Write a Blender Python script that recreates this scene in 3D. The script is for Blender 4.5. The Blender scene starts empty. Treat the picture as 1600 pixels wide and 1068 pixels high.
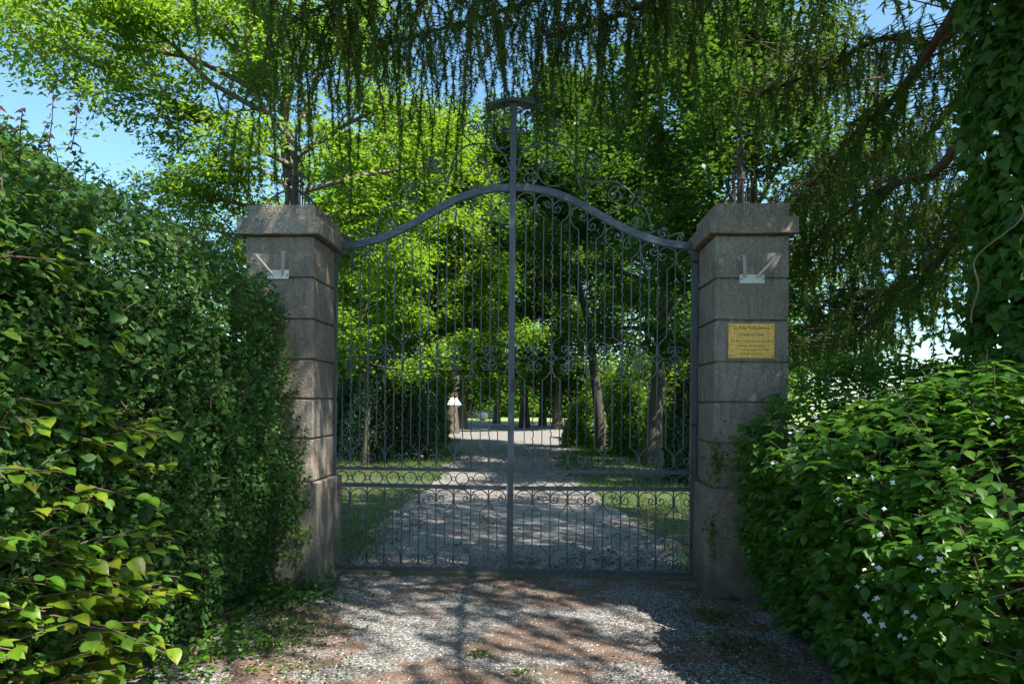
import bpy, math, random
import numpy as np
from math import radians, sin, cos, pi
from mathutils import Vector, Matrix

random.seed(7)
rng = np.random.default_rng(7)
S = bpy.context.scene
COL = S.collection

# ------------------------------------------------------------------ camera
FPX = 1067.0
YAW = radians(2.5); ROLL = radians(0.5)
CAM = Vector((6.28 * math.tan(YAW), -6.28, 1.6))
cd = bpy.data.cameras.new('camera'); cam = bpy.data.objects.new('camera', cd); COL.objects.link(cam)
cd.sensor_width = 36.0; cd.lens = 36.0 * FPX / 1600.0
cd.shift_y = (626 - 534) / 1600.0
cd.clip_start = 0.05; cd.clip_end = 2000
cam.matrix_world = Matrix.Translation(CAM) @ Matrix.Rotation(YAW, 4, 'Z') @ Matrix.Rotation(pi / 2, 4, 'X') @ Matrix.Rotation(ROLL, 4, 'Z')
S.camera = cam
_f = Vector((-sin(YAW), cos(YAW), 0)); _r = Vector((cos(YAW), sin(YAW), 0)); _u = Vector((0, 0, 1))
_rr = _r * cos(ROLL) + _u * sin(ROLL); _uu = _u * cos(ROLL) - _r * sin(ROLL)
def ray(px, py): return _f * FPX + _rr * (px - 800) - _uu * (py - 626)
def P(px, py, Y):                       # point of the place on the plane y = Y
    d = ray(px, py); return CAM + d * ((Y - CAM.y) / d.y)
def D(px, py, dist):                    # point at a distance along the view
    return CAM + ray(px, py) * (dist / FPX)
def G(px, py, z=0.0):                   # point on the ground
    d = ray(px, py); return CAM + d * ((z - CAM.z) / d.z)

# ------------------------------------------------------------------ light
SUN = Vector((0.46, -0.32, 0.84)).normalized()
w = bpy.data.worlds.new('World'); S.world = w; w.use_nodes = True
nt = w.node_tree; nt.nodes.clear()
sky = nt.nodes.new('ShaderNodeTexSky'); sky.sky_type = 'NISHITA'; sky.sun_disc = False
sky.sun_elevation = math.asin(SUN.z); sky.sun_rotation = math.atan2(SUN.x, SUN.y)
sky.air_density = 1.0; sky.dust_density = 0.6; sky.ozone_density = 1.5
bg = nt.nodes.new('ShaderNodeBackground'); bg.inputs[1].default_value = 0.105
wo = nt.nodes.new('ShaderNodeOutputWorld')
tn = nt.nodes.new('ShaderNodeMix'); tn.data_type = 'RGBA'; tn.blend_type = 'MULTIPLY'; tn.inputs[0].default_value = 1; tn.inputs[7].default_value = (0.80, 1.0, 0.98, 1)
nt.links.new(sky.outputs[0], tn.inputs[6]); nt.links.new(tn.outputs[2], bg.inputs[0]); nt.links.new(bg.outputs[0], wo.inputs[0])
ld = bpy.data.lights.new('sun', 'SUN'); ld.energy = 5.0; ld.angle = radians(0.5); ld.color = (1.0, 0.95, 0.86)
lo = bpy.data.objects.new('sun', ld); COL.objects.link(lo)
lo.rotation_euler = (-SUN).to_track_quat('-Z', 'Y').to_euler()
S.view_settings.view_transform = 'Standard'; S.view_settings.look = 'None'
S.view_settings.exposure = 1.52; S.view_settings.gamma = 1.0; S.view_settings.use_curve_mapping = False
S.render.engine = 'CYCLES'
S.cycles.max_bounces = 8; S.cycles.diffuse_bounces = 4; S.cycles.glossy_bounces = 2
S.cycles.transmission_bounces = 4; S.cycles.transparent_max_bounces = 4
S.cycles.use_denoising = True; S.cycles.sample_clamp_indirect = 6.0
S.cycles.caustics_reflective = False; S.cycles.caustics_refractive = False

# ------------------------------------------------------------------ materials
def newmat(name):
    m = bpy.data.materials.new(name); m.use_nodes = True; n = m.node_tree.nodes; n.clear()
    o = n.new('ShaderNodeOutputMaterial'); b = n.new('ShaderNodeBsdfPrincipled')
    m.node_tree.links.new(b.outputs[0], o.inputs[0]); return m, m.node_tree, b, o
def ramp(t, src, stops):
    r = t.nodes.new('ShaderNodeValToRGB'); e = r.color_ramp.elements
    while len(e) < len(stops): e.new(0.5)
    for i, (p, c) in enumerate(stops): e[i].position = p; e[i].color = (*c, 1) if len(c) == 3 else c
    t.links.new(src, r.inputs[0]); return r.outputs[0]
def noise(t, scale, detail=4, rough=0.55, vec=None, dist=0):
    n = t.nodes.new('ShaderNodeTexNoise'); n.inputs['Scale'].default_value = scale
    n.inputs['Detail'].default_value = detail; n.inputs['Roughness'].default_value = rough
    n.inputs['Distortion'].default_value = dist
    if vec is not None: t.links.new(vec, n.inputs['Vector'])
    return n.outputs['Fac']
def coords(t, scale=(1, 1, 1), world=True):
    if world:
        g = t.nodes.new('ShaderNodeNewGeometry'); src = g.outputs['Position']
    else:
        g = t.nodes.new('ShaderNodeTexCoord'); src = g.outputs['Object']
    mp = t.nodes.new('ShaderNodeMapping'); mp.inputs['Scale'].default_value = scale
    t.links.new(src, mp.inputs['Vector']); return mp.outputs[0]
def mixc(t, fac, a, b, mode='MIX'):
    m = t.nodes.new('ShaderNodeMix'); m.data_type = 'RGBA'; m.blend_type = mode
    for s, v in ((m.inputs[0], fac), (m.inputs[6], a), (m.inputs[7], b)):
        if hasattr(v, 'is_output'): t.links.new(v, s)
        elif isinstance(v, (int, float)): s.default_value = v
        else: s.default_value = (*v, 1)
    return m.outputs[2]
def mathn(t, op, a, b=0.0):
    m = t.nodes.new('ShaderNodeMath'); m.operation = op
    for s, v in ((m.inputs[0], a), (m.inputs[1], b)):
        if hasattr(v, 'is_output'): t.links.new(v, s)
        else: s.default_value = v
    return m.outputs[0]
def bump(t, b, h, strength=0.5, dist=0.01):
    n = t.nodes.new('ShaderNodeBump'); n.inputs['Strength'].default_value = strength
    n.inputs['Distance'].default_value = dist; t.links.new(h, n.inputs['Height']); t.links.new(n.outputs[0], b.inputs['Normal'])

def leaf_mat(name, cols, trans=(0.25, 0.42, 0.03), tfac=0.35, rough=0.45, spec=0.35, nscale=0.6):
    m, t, b, o = newmat(name)
    g = t.nodes.new('ShaderNodeNewGeometry'); oi = t.nodes.new('ShaderNodeObjectInfo')
    r = mathn(t, 'FRACT', mathn(t, 'ADD', g.outputs['Random Per Island'], oi.outputs['Random']))
    n = noise(t, nscale, 2)
    f = mathn(t, 'ADD', mathn(t, 'MULTIPLY', r, 0.7), mathn(t, 'MULTIPLY', mathn(t, 'SUBTRACT', n, 0.35), 0.9))
    c = ramp(t, f, [(i / (len(cols) - 1), c) for i, c in enumerate(cols)])
    t.links.new(c, b.inputs['Base Color'])
    b.inputs['Roughness'].default_value = rough; b.inputs['Specular IOR Level'].default_value = spec
    tr = t.nodes.new('ShaderNodeBsdfTranslucent')
    t.links.new(mixc(t, 0.55, c, trans), tr.inputs[0])
    ms = t.nodes.new('ShaderNodeMixShader'); ms.inputs[0].default_value = tfac
    t.links.new(b.outputs[0], ms.inputs[1]); t.links.new(tr.outputs[0], ms.inputs[2]); t.links.new(ms.outputs[0], o.inputs[0])
    return m
def bark_mat(name, a, c, scale=14):
    m, t, b, o = newmat(name); v = coords(t, (1, 1, 0.25))
    n = noise(t, scale, 6, 0.65, v); n2 = noise(t, 1.3, 3)
    col = ramp(t, n, [(0.3, a), (0.7, c)]); col = mixc(t, mathn(t, 'MULTIPLY', n2, 0.5), col, (0.05, 0.07, 0.03))
    t.links.new(col, b.inputs['Base Color']); b.inputs['Roughness'].default_value = 0.9; bump(t, b, n, 1.0, 0.03); return m
def plain(name, c, rough=0.6, metal=0.0, spec=0.5):
    m, t, b, o = newmat(name); n = noise(t, 40, 4)
    col = ramp(t, n, [(0.3, tuple(x * 0.75 for x in c)), (0.7, tuple(min(1, x * 1.2) for x in c))])
    t.links.new(col, b.inputs['Base Color']); b.inputs['Roughness'].default_value = rough
    b.inputs['Metallic'].default_value = metal; b.inputs['Specular IOR Level'].default_value = spec; return m

M = {}
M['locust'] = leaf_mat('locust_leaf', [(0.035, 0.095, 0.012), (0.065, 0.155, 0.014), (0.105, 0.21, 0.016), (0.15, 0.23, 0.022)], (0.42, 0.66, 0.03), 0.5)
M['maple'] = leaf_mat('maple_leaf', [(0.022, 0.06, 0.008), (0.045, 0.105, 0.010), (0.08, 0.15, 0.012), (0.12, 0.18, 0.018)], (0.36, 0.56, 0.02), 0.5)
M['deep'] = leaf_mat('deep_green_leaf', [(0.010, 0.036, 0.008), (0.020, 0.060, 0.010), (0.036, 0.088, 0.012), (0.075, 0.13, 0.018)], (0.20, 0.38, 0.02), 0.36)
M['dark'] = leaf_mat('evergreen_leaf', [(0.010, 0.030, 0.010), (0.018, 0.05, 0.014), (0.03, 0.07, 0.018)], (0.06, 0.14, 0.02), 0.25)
M['hedge'] = leaf_mat('hedge_leaf', [(0.02, 0.06, 0.012), (0.04, 0.10, 0.02), (0.06, 0.14, 0.03), (0.10, 0.17, 0.04)], (0.20, 0.40, 0.02), 0.35, 0.55, 0.25, 1.5)
M['broad'] = leaf_mat('broad_leaf', [(0.03, 0.09, 0.012), (0.05, 0.14, 0.014), (0.08, 0.18, 0.015), (0.13, 0.22, 0.015), (0.19, 0.23, 0.02), (0.22, 0.13, 0.03)], (0.38, 0.52, 0.02), 0.4, 0.4, 0.4, 1.5)
M['shrub'] = leaf_mat('shrub_leaf', [(0.026, 0.08, 0.012), (0.045, 0.13, 0.014), (0.07, 0.17, 0.016), (0.12, 0.21, 0.02)], (0.24, 0.48, 0.02), 0.42, 0.38, 0.45, 1.2)
M['ivy'] = leaf_mat('ivy_leaf', [(0.02, 0.06, 0.010), (0.035, 0.10, 0.012), (0.06, 0.14, 0.014), (0.10, 0.17, 0.015)], (0.22, 0.42, 0.02), 0.38, 0.5, 0.3, 2.0)
M['needle'] = leaf_mat('conifer_needle', [(0.018, 0.05, 0.012), (0.035, 0.085, 0.014), (0.055, 0.12, 0.016), (0.085, 0.14, 0.025), (0.13, 0.11, 0.05)], (0.22, 0.32, 0.04), 0.4, 0.6, 0.2, 2.0)
M['grass'] = leaf_mat('grass_blade', [(0.02, 0.05, 0.01), (0.035, 0.085, 0.012), (0.07, 0.12, 0.018)], (0.3, 0.5, 0.03), 0.4)
M['red'] = leaf_mat('red_shoot_leaf', [(0.08, 0.03, 0.03), (0.16, 0.04, 0.04), (0.06, 0.09, 0.02)], (0.4, 0.12, 0.05), 0.35)
M['litter'] = leaf_mat('dead_leaf', [(0.06, 0.03, 0.02), (0.14, 0.065, 0.035), (0.22, 0.11, 0.06)], (0.3, 0.15, 0.05), 0.1, 0.8, 0.2)
M['petal'] = plain('white_petal', (0.5, 0.51, 0.47), 0.6)
M['bark'] = bark_mat('bark', (0.035, 0.026, 0.02), (0.16, 0.115, 0.085))
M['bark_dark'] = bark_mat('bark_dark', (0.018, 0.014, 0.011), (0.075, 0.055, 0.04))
M['bark_pale'] = bark_mat('bark_pale', (0.10, 0.075, 0.055), (0.32, 0.25, 0.19))
M['bark_red'] = bark_mat('bark_conifer', (0.05, 0.028, 0.018), (0.18, 0.10, 0.06), 20)
M['twig'] = plain('twig', (0.11, 0.075, 0.05), 0.8)
M['vine'] = plain('vine_stem', (0.26, 0.17, 0.11), 0.8)
M['core'] = plain('shaded_twig_fill', (0.022, 0.02, 0.012), 0.95, 0, 0.1)  # near-black filler: the shade among inner twigs is in the colour
def iron():
    m, t, b, o = newmat('grey_painted_iron'); n = noise(t, 9, 5); n2 = noise(t, 90, 3)
    n = noise(t, 14, 6, 0.65); c = ramp(t, n, [(0.3, (0.04, 0.046, 0.058)), (0.5, (0.065, 0.074, 0.092)), (0.60, (0.10, 0.11, 0.125)), (0.68, (0.12, 0.065, 0.04))])
    t.links.new(c, b.inputs['Base Color']); b.inputs['Roughness'].default_value = 0.42; b.inputs['Metallic'].default_value = 0.35
    bump(t, b, n2, 0.3, 0.003); return m
M['iron'] = iron()
M['black'] = plain('black_iron', (0.03, 0.03, 0.032), 0.5, 0.4)
M['rustiron'] = plain('rusty_wrought_iron', (0.07, 0.058, 0.05), 0.7, 0.3)
def white_rust():
    m, t, b, o = newmat('white_paint_rust'); n = noise(t, 22, 5, 0.6)
    c = ramp(t, n, [(0.45, (0.62, 0.61, 0.58)), (0.62, (0.5, 0.42, 0.36)), (0.72, (0.3, 0.11, 0.04))])
    t.links.new(c, b.inputs['Base Color']); b.inputs['Roughness'].default_value = 0.5; return m
M['white'] = white_rust()
def brass():
    m, t, b, o = newmat('brass'); n = noise(t, 18, 4)
    c = ramp(t, n, [(0.3, (0.22, 0.12, 0.03)), (0.7, (0.56, 0.33, 0.09))])
    t.links.new(c, b.inputs['Base Color']); b.inputs['Metallic'].default_value = 0.9; bump(t, b, noise(t, 30, 3), 0.15, 0.01)
    t.links.new(mathn(t, 'ADD', mathn(t, 'MULTIPLY', n, 0.3), 0.2), b.inputs['Roughness']); return m
M['brass'] = brass()
M['ink'] = plain('black_engraving', (0.03, 0.025, 0.01), 0.6)
def stone():
    m, t, b, o = newmat('weathered_concrete_stone'); v = coords(t)
    vs = coords(t, (5, 5, 0.7))
    n1 = noise(t, 3.0, 6, 0.6, v); n2 = noise(t, 45, 5, 0.7, v); st = noise(t, 4, 5, 0.6, vs); n3 = noise(t, 13, 4, 0.6, v)
    c = ramp(t, n1, [(0.25, (0.14, 0.112, 0.088)), (0.5, (0.29, 0.235, 0.185)), (0.72, (0.42, 0.36, 0.29))])
    c = mixc(t, ramp(t, n2, [(0.35, (0, 0, 0)), (0.7, (1, 1, 1))]), c, (0.33, 0.28, 0.225), 'MIX')
    c = mixc(t, ramp(t, n2, [(0.35, (0.65, 0.65, 0.65)), (0.58, (0.0, 0.0, 0.0))]), c, (0.11, 0.095, 0.085))
    c = mixc(t, ramp(t, st, [(0.50, (0, 0, 0)), (0.68, (0.65, 0.65, 0.65))]), c, (0.085, 0.075, 0.065))
    c = mixc(t, ramp(t, n3, [(0.62, (0, 0, 0)), (0.68, (0.75, 0.75, 0.75))]), c, (0.44, 0.42, 0.37))
    c = mixc(t, ramp(t, noise(t, 2.2, 4, 0.6, coords(t, (1, 1, 1.4))), [(0.55, (0, 0, 0)), (0.7, (0.5, 0.5, 0.5))]), c, (0.10, 0.11, 0.06))
    oi = t.nodes.new('ShaderNodeObjectInfo')
    c = mixc(t, mathn(t, 'MULTIPLY', oi.outputs['Random'], 0.35), c, (0.20, 0.14, 0.10))
    t.links.new(c, b.inputs['Base Color']); b.inputs['Roughness'].default_value = 0.92
    vo = t.nodes.new('ShaderNodeTexVoronoi'); vo.inputs['Scale'].default_value = 120; t.links.new(v, vo.inputs['Vector'])
    g1 = t.nodes.new('ShaderNodeNewGeometry'); sz = t.nodes.new('ShaderNodeSeparateXYZ'); t.links.new(g1.outputs['Position'], sz.inputs[0])
    damp = ramp(t, mathn(t, 'ADD', sz.outputs[2], mathn(t, 'MULTIPLY', n1, 0.9)), [(0.55, (0.8, 0.8, 0.8)), (0.95, (0, 0, 0))])
    c = mixc(t, damp, c, mixc(t, n2, (0.05, 0.05, 0.035), (0.09, 0.11, 0.05))); t.links.new(c, b.inputs['Base Color'])
    bump(t, b, mathn(t, 'ADD', mathn(t, 'ADD', n2, mathn(t, 'MULTIPLY', n3, 0.8)), mathn(t, 'MULTIPLY', vo.outputs['Distance'], 0.5)), 1.0, 0.010); return m
M['stone'] = stone()
def gravel(name='gravel_ground', soil=False):
    m, t, b, o = newmat(name); v = coords(t)
    vo = t.nodes.new('ShaderNodeTexVoronoi'); vo.inputs['Scale'].default_value = 75; t.links.new(v, vo.inputs['Vector'])
    sep = t.nodes.new('ShaderNodeSeparateColor'); t.links.new(vo.outputs['Color'], sep.inputs[0])
    c = ramp(t, sep.outputs[0], [(0.0, (0.08, 0.077, 0.073)), (0.5, (0.235, 0.225, 0.21)), (1.0, (0.50, 0.48, 0.45))])
    c = mixc(t, ramp(t, vo.outputs['Distance'], [(0.35, (0, 0, 0)), (0.75, (0.8, 0.8, 0.8))]), c, (0.08, 0.07, 0.06))
    vs = coords(t, (0.8, 1.15, 1))
    nb = noise(t, 1.15, 6, 0.62, vs, 0.6)
    msk = ramp(t, nb, [(0.465, (0, 0, 0)), (0.53, (0.9, 0.9, 0.9)), (0.64, (0.4, 0.4, 0.4))])
    g0 = t.nodes.new('ShaderNodeNewGeometry'); sp0 = t.nodes.new('ShaderNodeSeparateXYZ'); t.links.new(g0.outputs['Position'], sp0.inputs[0])
    under = ramp(t, mathn(t, 'ADD', mathn(t, 'MULTIPLY', sp0.outputs[1], 0.1), 0.5), [(0.48, (1, 1, 1)), (0.62, (0.18, 0.18, 0.18))])
    msk = mixc(t, 1.0, msk, under, 'MULTIPLY')
    nf = noise(t, 110, 4, 0.7, v)
    brown = ramp(t, nf, [(0.3, (0.06, 0.033, 0.02)), (0.55, (0.18, 0.10, 0.062)), (0.75, (0.36, 0.23, 0.15))])
    c = mixc(t, msk, c, brown)
    ng = noise(t, 1.7, 5, 0.6, v)
    c = mixc(t, ramp(t, ng, [(0.6, (0, 0, 0)), (0.72, (0.6, 0.6, 0.6))]), c, (0.04, 0.07, 0.02))
    t.links.new(c, b.inputs['Base Color']); b.inputs['Roughness'].default_value = 0.95
    bump(t, b, mathn(t, 'SUBTRACT', nf, vo.outputs['Distance']), 1.0, 0.012); return m
M['gravel'] = gravel()
def pebble():
    m, t, b, o = newmat('gravel_stone'); g = t.nodes.new('ShaderNodeNewGeometry')
    c = ramp(t, g.outputs['Random Per Island'], [(0, (0.12, 0.10, 0.09)), (0.35, (0.27, 0.25, 0.23)), (0.8, (0.48, 0.46, 0.43)), (1, (0.66, 0.64, 0.6))])
    t.links.new(c, b.inputs['Base Color']); b.inputs['Roughness'].default_value = 0.85; return m
M['pebble'] = pebble()
def soil():
    m, t, b, o = newmat('ground_soil_grass'); n = noise(t, 0.9, 6, 0.6); n2 = noise(t, 30, 5, 0.7)
    c = ramp(t, n2, [(0.3, (0.018, 0.03, 0.010)), (0.6, (0.04, 0.065, 0.015)), (0.8, (0.08, 0.08, 0.035))])
    c = mixc(t, ramp(t, n, [(0.40, (0, 0, 0)), (0.56, (0.9, 0.9, 0.9))]), c, (0.10, 0.065, 0.04))
    g = t.nodes.new('ShaderNodeNewGeometry'); sp = t.nodes.new('ShaderNodeSeparateXYZ'); t.links.new(g.outputs['Position'], sp.inputs[0])
    far = ramp(t, mathn(t, 'MULTIPLY', sp.outputs[1], 0.01), [(0.38, (0, 0, 0)), (0.42, (1, 1, 1))])
    c = mixc(t, far, c, ramp(t, n2, [(0.3, (0.12, 0.17, 0.04)), (0.7, (0.20, 0.24, 0.07))]))
    t.links.new(c, b.inputs['Base Color']); b.inputs['Roughness'].default_value = 0.95; bump(t, b, n2, 0.8, 0.03); return m
M['soil'] = soil()

# ------------------------------------------------------------------ object helpers
def link(name, me, parent=None, mat=None, kind=None):
    o = bpy.data.objects.new(name, me); COL.objects.link(o)
    if parent is not None:
        o.parent = parent; o.matrix_parent_inverse = parent.matrix_world.inverted()
    if mat is not None and not me.materials: me.materials.append(mat)
    if kind: o['kind'] = kind
    return o
def thing(name, label, cat, loc=(0, 0, 0), group=None):
    o = bpy.data.objects.new(name, None); COL.objects.link(o); o.location = loc; o.empty_display_size = 0.2
    o.matrix_world = Matrix.Translation(loc)
    o['label'] = label; o['category'] = cat
    if group: o['group'] = group
    return o
TRI = [0]
def npmesh(name, V, F, mat, smooth=False):
    """V (n,3), F (m,k) all faces with k corners"""
    me = bpy.data.meshes.new(name); V = np.asarray(V, np.float32); F = np.asarray(F, np.int32)
    me.vertices.add(len(V)); me.vertices.foreach_set('co', V.ravel())
    me.loops.add(F.size); me.loops.foreach_set('vertex_index', F.ravel())
    k = F.shape[1]; me.polygons.add(len(F)); me.polygons.foreach_set('loop_start', np.arange(len(F), dtype=np.int32) * k)
    if smooth: me.polygons.foreach_set('use_smooth', np.ones(len(F), bool))
    me.update(calc_edges=True); me.materials.append(mat); TRI[0] += len(F) * (k - 2); return me
class MB:
    def __init__(s): s.v = []; s.f = []
    def box(s, a, b):
        (x0, y0, z0), (x1, y1, z1) = a, b; n = len(s.v)
        s.v += [(x0, y0, z0), (x1, y0, z0), (x1, y1, z0), (x0, y1, z0), (x0, y0, z1), (x1, y0, z1), (x1, y1, z1), (x0, y1, z1)]
        s.f += [tuple(n + i for i in q) for q in ((0, 3, 2, 1), (4, 5, 6, 7), (0, 1, 5, 4), (1, 2, 6, 5), (2, 3, 7, 6), (3, 0, 4, 7))]; return s
    def tube(s, pts, r, sides=6, flat=None, cap=True):
        """round or (flat=(w,t): rectangular, t across y) tube along pts; r float or list"""
        pts = [Vector(p) for p in pts]; n = len(pts); rs = r if isinstance(r, (list, tuple, np.ndarray)) else [r] * n
        base = len(s.v); prev = None
        for i, p in enumerate(pts):
            t = (pts[min(i + 1, n - 1)] - pts[max(i - 1, 0)]).normalized()
            if flat:
                a = Vector((0, 1, 0)); b_ = t.cross(a).normalized()
            else:
                if prev is None:
                    a = t.orthogonal().normalized()
                else:
                    a = (prev - t * prev.dot(t)).normalized()
                b_ = t.cross(a)
            prev = a
            if flat:
                h, k = flat[0] / 2, flat[1] / 2; q = rs[i] if isinstance(r, (list, tuple)) else 1.0
                for sx, sy in ((-1, -1), (1, -1), (1, 1), (-1, 1)): s.v.append(tuple(p + b_ * (sx * h * q) + a * (sy * k * q)))
            else:
                for j in range(sides):
                    an = 2 * pi * j / sides; s.v.append(tuple(p + (a * cos(an) + b_ * sin(an)) * rs[i]))
        m = 4 if flat else sides
        for i in range(n - 1):
            for j in range(m):
                s.f.append((base + i * m + j, base + i * m + (j + 1) % m, base + (i + 1) * m + (j + 1) % m, base + (i + 1) * m + j))
        if cap:
            s.f.append(tuple(base + j for j in range(m))[::-1]); s.f.append(tuple(base + (n - 1) * m + j for j in range(m)))
        return s
    def build(s, name, mat, parent=None, smooth=False, bevel=0, kind=None):
        me = bpy.data.meshes.new(name); me.from_pydata(s.v, [], s.f); me.materials.append(mat)
        if bevel:
            import bmesh
            bm = bmesh.new(); bm.from_mesh(me); bmesh.ops.bevel(bm, geom=bm.edges[:], offset=bevel, segments=2, affect='EDGES'); bm.to_mesh(me); bm.free()
        if smooth: me.polygons.foreach_set('use_smooth', [True] * len(me.polygons))
        me.update(); TRI[0] += sum(len(p.vertices) - 2 for p in me.polygons); return link(name, me, parent, None, kind)

# leaf templates: x across, y along (base at 0, tip at 1), z normal
T_RHOMB = (np.array([[0, 0, 0], [.5, .45, .0], [0, 1, -.12], [-.5, .45, .0]], float), np.array([[0, 1, 2, 3]]))
T_FOLD = (np.array([[0, 0, 0], [.42, .35, .14], [0, 1, -.15], [-.42, .35, .14], [0, .4, 0]], float), np.array([[0, 1, 4], [1, 2, 4], [0, 4, 3], [4, 2, 3]]))
def oval(pr, mid, fold=.16):
    v = [[0, 0, 0]] + [[x, y, fold * x - .16 * y * y] for y, x in pr] + [[0, 1.05, -.2]] + [[-x, y, fold * x - .16 * y * y] for y, x in pr[::-1]]
    m0 = len(v); v += [[0, y, -.15 * y * y] for y in mid]; n = len(pr); f = []
    rt = list(range(0, n + 2)); lf = [0] + list(range(m0 - 1, n + 1, -1)) + [n + 1]
    for side in (rt, lf):
        ch = [0] + [m0 + k for k in range(len(mid))] + [n + 1]; yv = lambda q: v[q][1]; a = b = 0; sd = side
        while a < len(sd) - 1 or b < len(ch) - 1:
            if b == len(ch) - 1 or (a < len(sd) - 1 and yv(sd[a + 1]) <= yv(ch[b + 1])): t_ = [sd[a], sd[a + 1], ch[b]]; a += 1
            else: t_ = [sd[a], ch[b + 1], ch[b]]; b += 1
            if len(set(t_)) == 3: f.append(t_ if side is rt else t_[::-1])
    return np.array(v, float), np.array(f)
T_OVAL = oval([(.08, .20), (.24, .38), (.45, .44), (.65, .38), (.82, .23), (.94, .08)], [.3, .65])
T_OVM = oval([(.10, .25), (.35, .43), (.65, .37), (.88, .14)], [.4])
def tri_only(T):
    V, F = T; out = []
    for f in F:
        f = [x for i, x in enumerate(f) if x not in f[:i]]
        for i in range(1, len(f) - 1): out.append([f[0], f[i], f[i + 1]])
    return V, np.array(out)
T_IVY = (np.array([[0, .12, 0], [.32, -.02, .03], [.55, .18, .0], [.30, .42, .05], [.28, .55, .04], [0, 1, -.1], [-.28, .55, .04], [-.30, .42, .05], [-.55, .18, .0], [-.32, -.02, .03]], float),
         np.array([[0, 1, 3], [1, 2, 3], [0, 3, 4], [0, 4, 5], [0, 5, 6], [0, 6, 7], [0, 7, 9], [7, 8, 9]]))
T_LONG = (np.array([[0, 0, 0], [.5, .3, .0], [.35, .7, -.1], [0, 1, -.3], [-.35, .7, -.1], [-.5, .3, .0]], float), np.array([[0, 1, 2, 3], [0, 3, 4, 5]]))
T_NEEDLE = (np.array([[-.5, 0, 0], [.5, 0, 0], [0, 1, 0]], float), np.array([[0, 1, 2]]))

def unit(a): return a / np.maximum(np.linalg.norm(a, axis=1, keepdims=True), 1e-6)
def frames(nrm, tip):
    z = unit(nrm); y = tip - z * np.sum(tip * z, 1, keepdims=True); y = unit(y + 1e-5); x = np.cross(y, z); return x, y, z
def scatter(pos, nrm, tip, length, width, T):
    V, F = T; x, y, z = frames(nrm, tip); n = len(pos); L = np.broadcast_to(length, n)[:, None, None]; W = np.broadcast_to(width, n)[:, None, None]
    out = pos[:, None, :] + x[:, None, :] * (V[None, :, 0:1] * W) + y[:, None, :] * (V[None, :, 1:2] * L) + z[:, None, :] * (V[None, :, 2:3] * L)
    idx = (F[None] + (np.arange(n) * len(V))[:, None, None]).reshape(-1, F.shape[1])
    return out.reshape(-1, 3), idx
def leaf_mass(name, pos, nrm, tip, length, width, T, mat, parent=None, kind='stuff'):
    if parent is not None: off = np.array(parent.matrix_world.translation)
    else: off = np.zeros(3)
    v, f = scatter(pos, nrm, tip, length, width, T)
    me = npmesh(name, v - off, f, mat, len(T[1]) > 7)
    o = bpy.data.objects.new(name, me); COL.objects.link(o)
    if parent is not None: o.parent = parent
    if kind: o['kind'] = kind
    return o
def leaf_objects(name, pos, nrm, tip, length, width, T, mat, parent, variants=4):
    """single leaves as objects sharing a few meshes"""
    meshes = []
    for k in range(variants):
        V, F = T; V = V.copy(); V[:, 2] = V[:, 2] * (0.5 + 0.5 * k) + 0.06 * np.sin(V[:, 1] * (3 + k)) ; V[:, 0] *= 1 + .08 * k
        meshes.append(npmesh(name, V, F, mat, True))
    x, y, z = frames(nrm, tip); off = np.array(parent.matrix_world.translation)
    L = np.broadcast_to(length, len(pos)); W = np.broadcast_to(width, len(pos))
    for i in range(len(pos)):
        o = bpy.data.objects.new(name, meshes[i % variants]); COL.objects.link(o); o.parent = parent
        m = Matrix.Identity(4)
        for c, (v, s) in enumerate(((x[i], W[i]), (y[i], L[i]), (z[i], L[i]))):
            for r_ in range(3): m[r_][c] = v[r_] * s
        for r_ in range(3): m[r_][3] = pos[i][r_] - off[r_]
        o.matrix_basis = m
def rnd(n, s=1.0): return rng.normal(0, s, (n, 3))
def vnoise(p, seed=0, f=1.0):
    """cheap smooth noise in [-1,1]"""
    p = np.asarray(p) * f; r = np.random.default_rng(seed); out = 0
    for k in range(6):
        d = r.normal(0, 1, 3) * (1 + 0.6 * k); out = out + np.sin(p @ d + r.uniform(0, 6.28)) / (1 + .4 * k)
    return out / 3.2
def tubes_np(polys, radii, sides=4):
    """many tubes -> V,F(quads)"""
    VV = []; FF = []; base = 0
    for pts, rr in zip(polys, radii):
        pts = np.asarray(pts, float); n = len(pts); t = np.gradient(pts, axis=0); t = unit(t)
        a = np.cross(t, np.array([0.31, 0.17, 0.93])); a = unit(a + 1e-6); b = np.cross(t, a)
        an = np.arange(sides) * 2 * pi / sides; rr = np.broadcast_to(rr, n)
        ring = pts[:, None, :] + (a[:, None, :] * np.cos(an)[None, :, None] + b[:, None, :] * np.sin(an)[None, :, None]) * rr[:, None, None]
        VV.append(ring.reshape(-1, 3)); i = np.arange(n - 1)[:, None] * sides; j = np.arange(sides)[None]; j2 = (j + 1) % sides
        FF.append((np.stack([i + j, i + j2, i + sides + j2, i + sides + j], -1).reshape(-1, 4)) + base); base += n * sides
    return np.concatenate(VV), np.concatenate(FF)
def np_obj(name, VF, mat, parent=None, smooth=False, kind=None):
    off = np.array(parent.matrix_world.translation) if parent is not None else 0
    me = npmesh(name, VF[0] - off, VF[1], mat, smooth); o = bpy.data.objects.new(name, me); COL.objects.link(o)
    if parent is not None: o.parent = parent
    if kind: o['kind'] = kind
    return o

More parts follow.
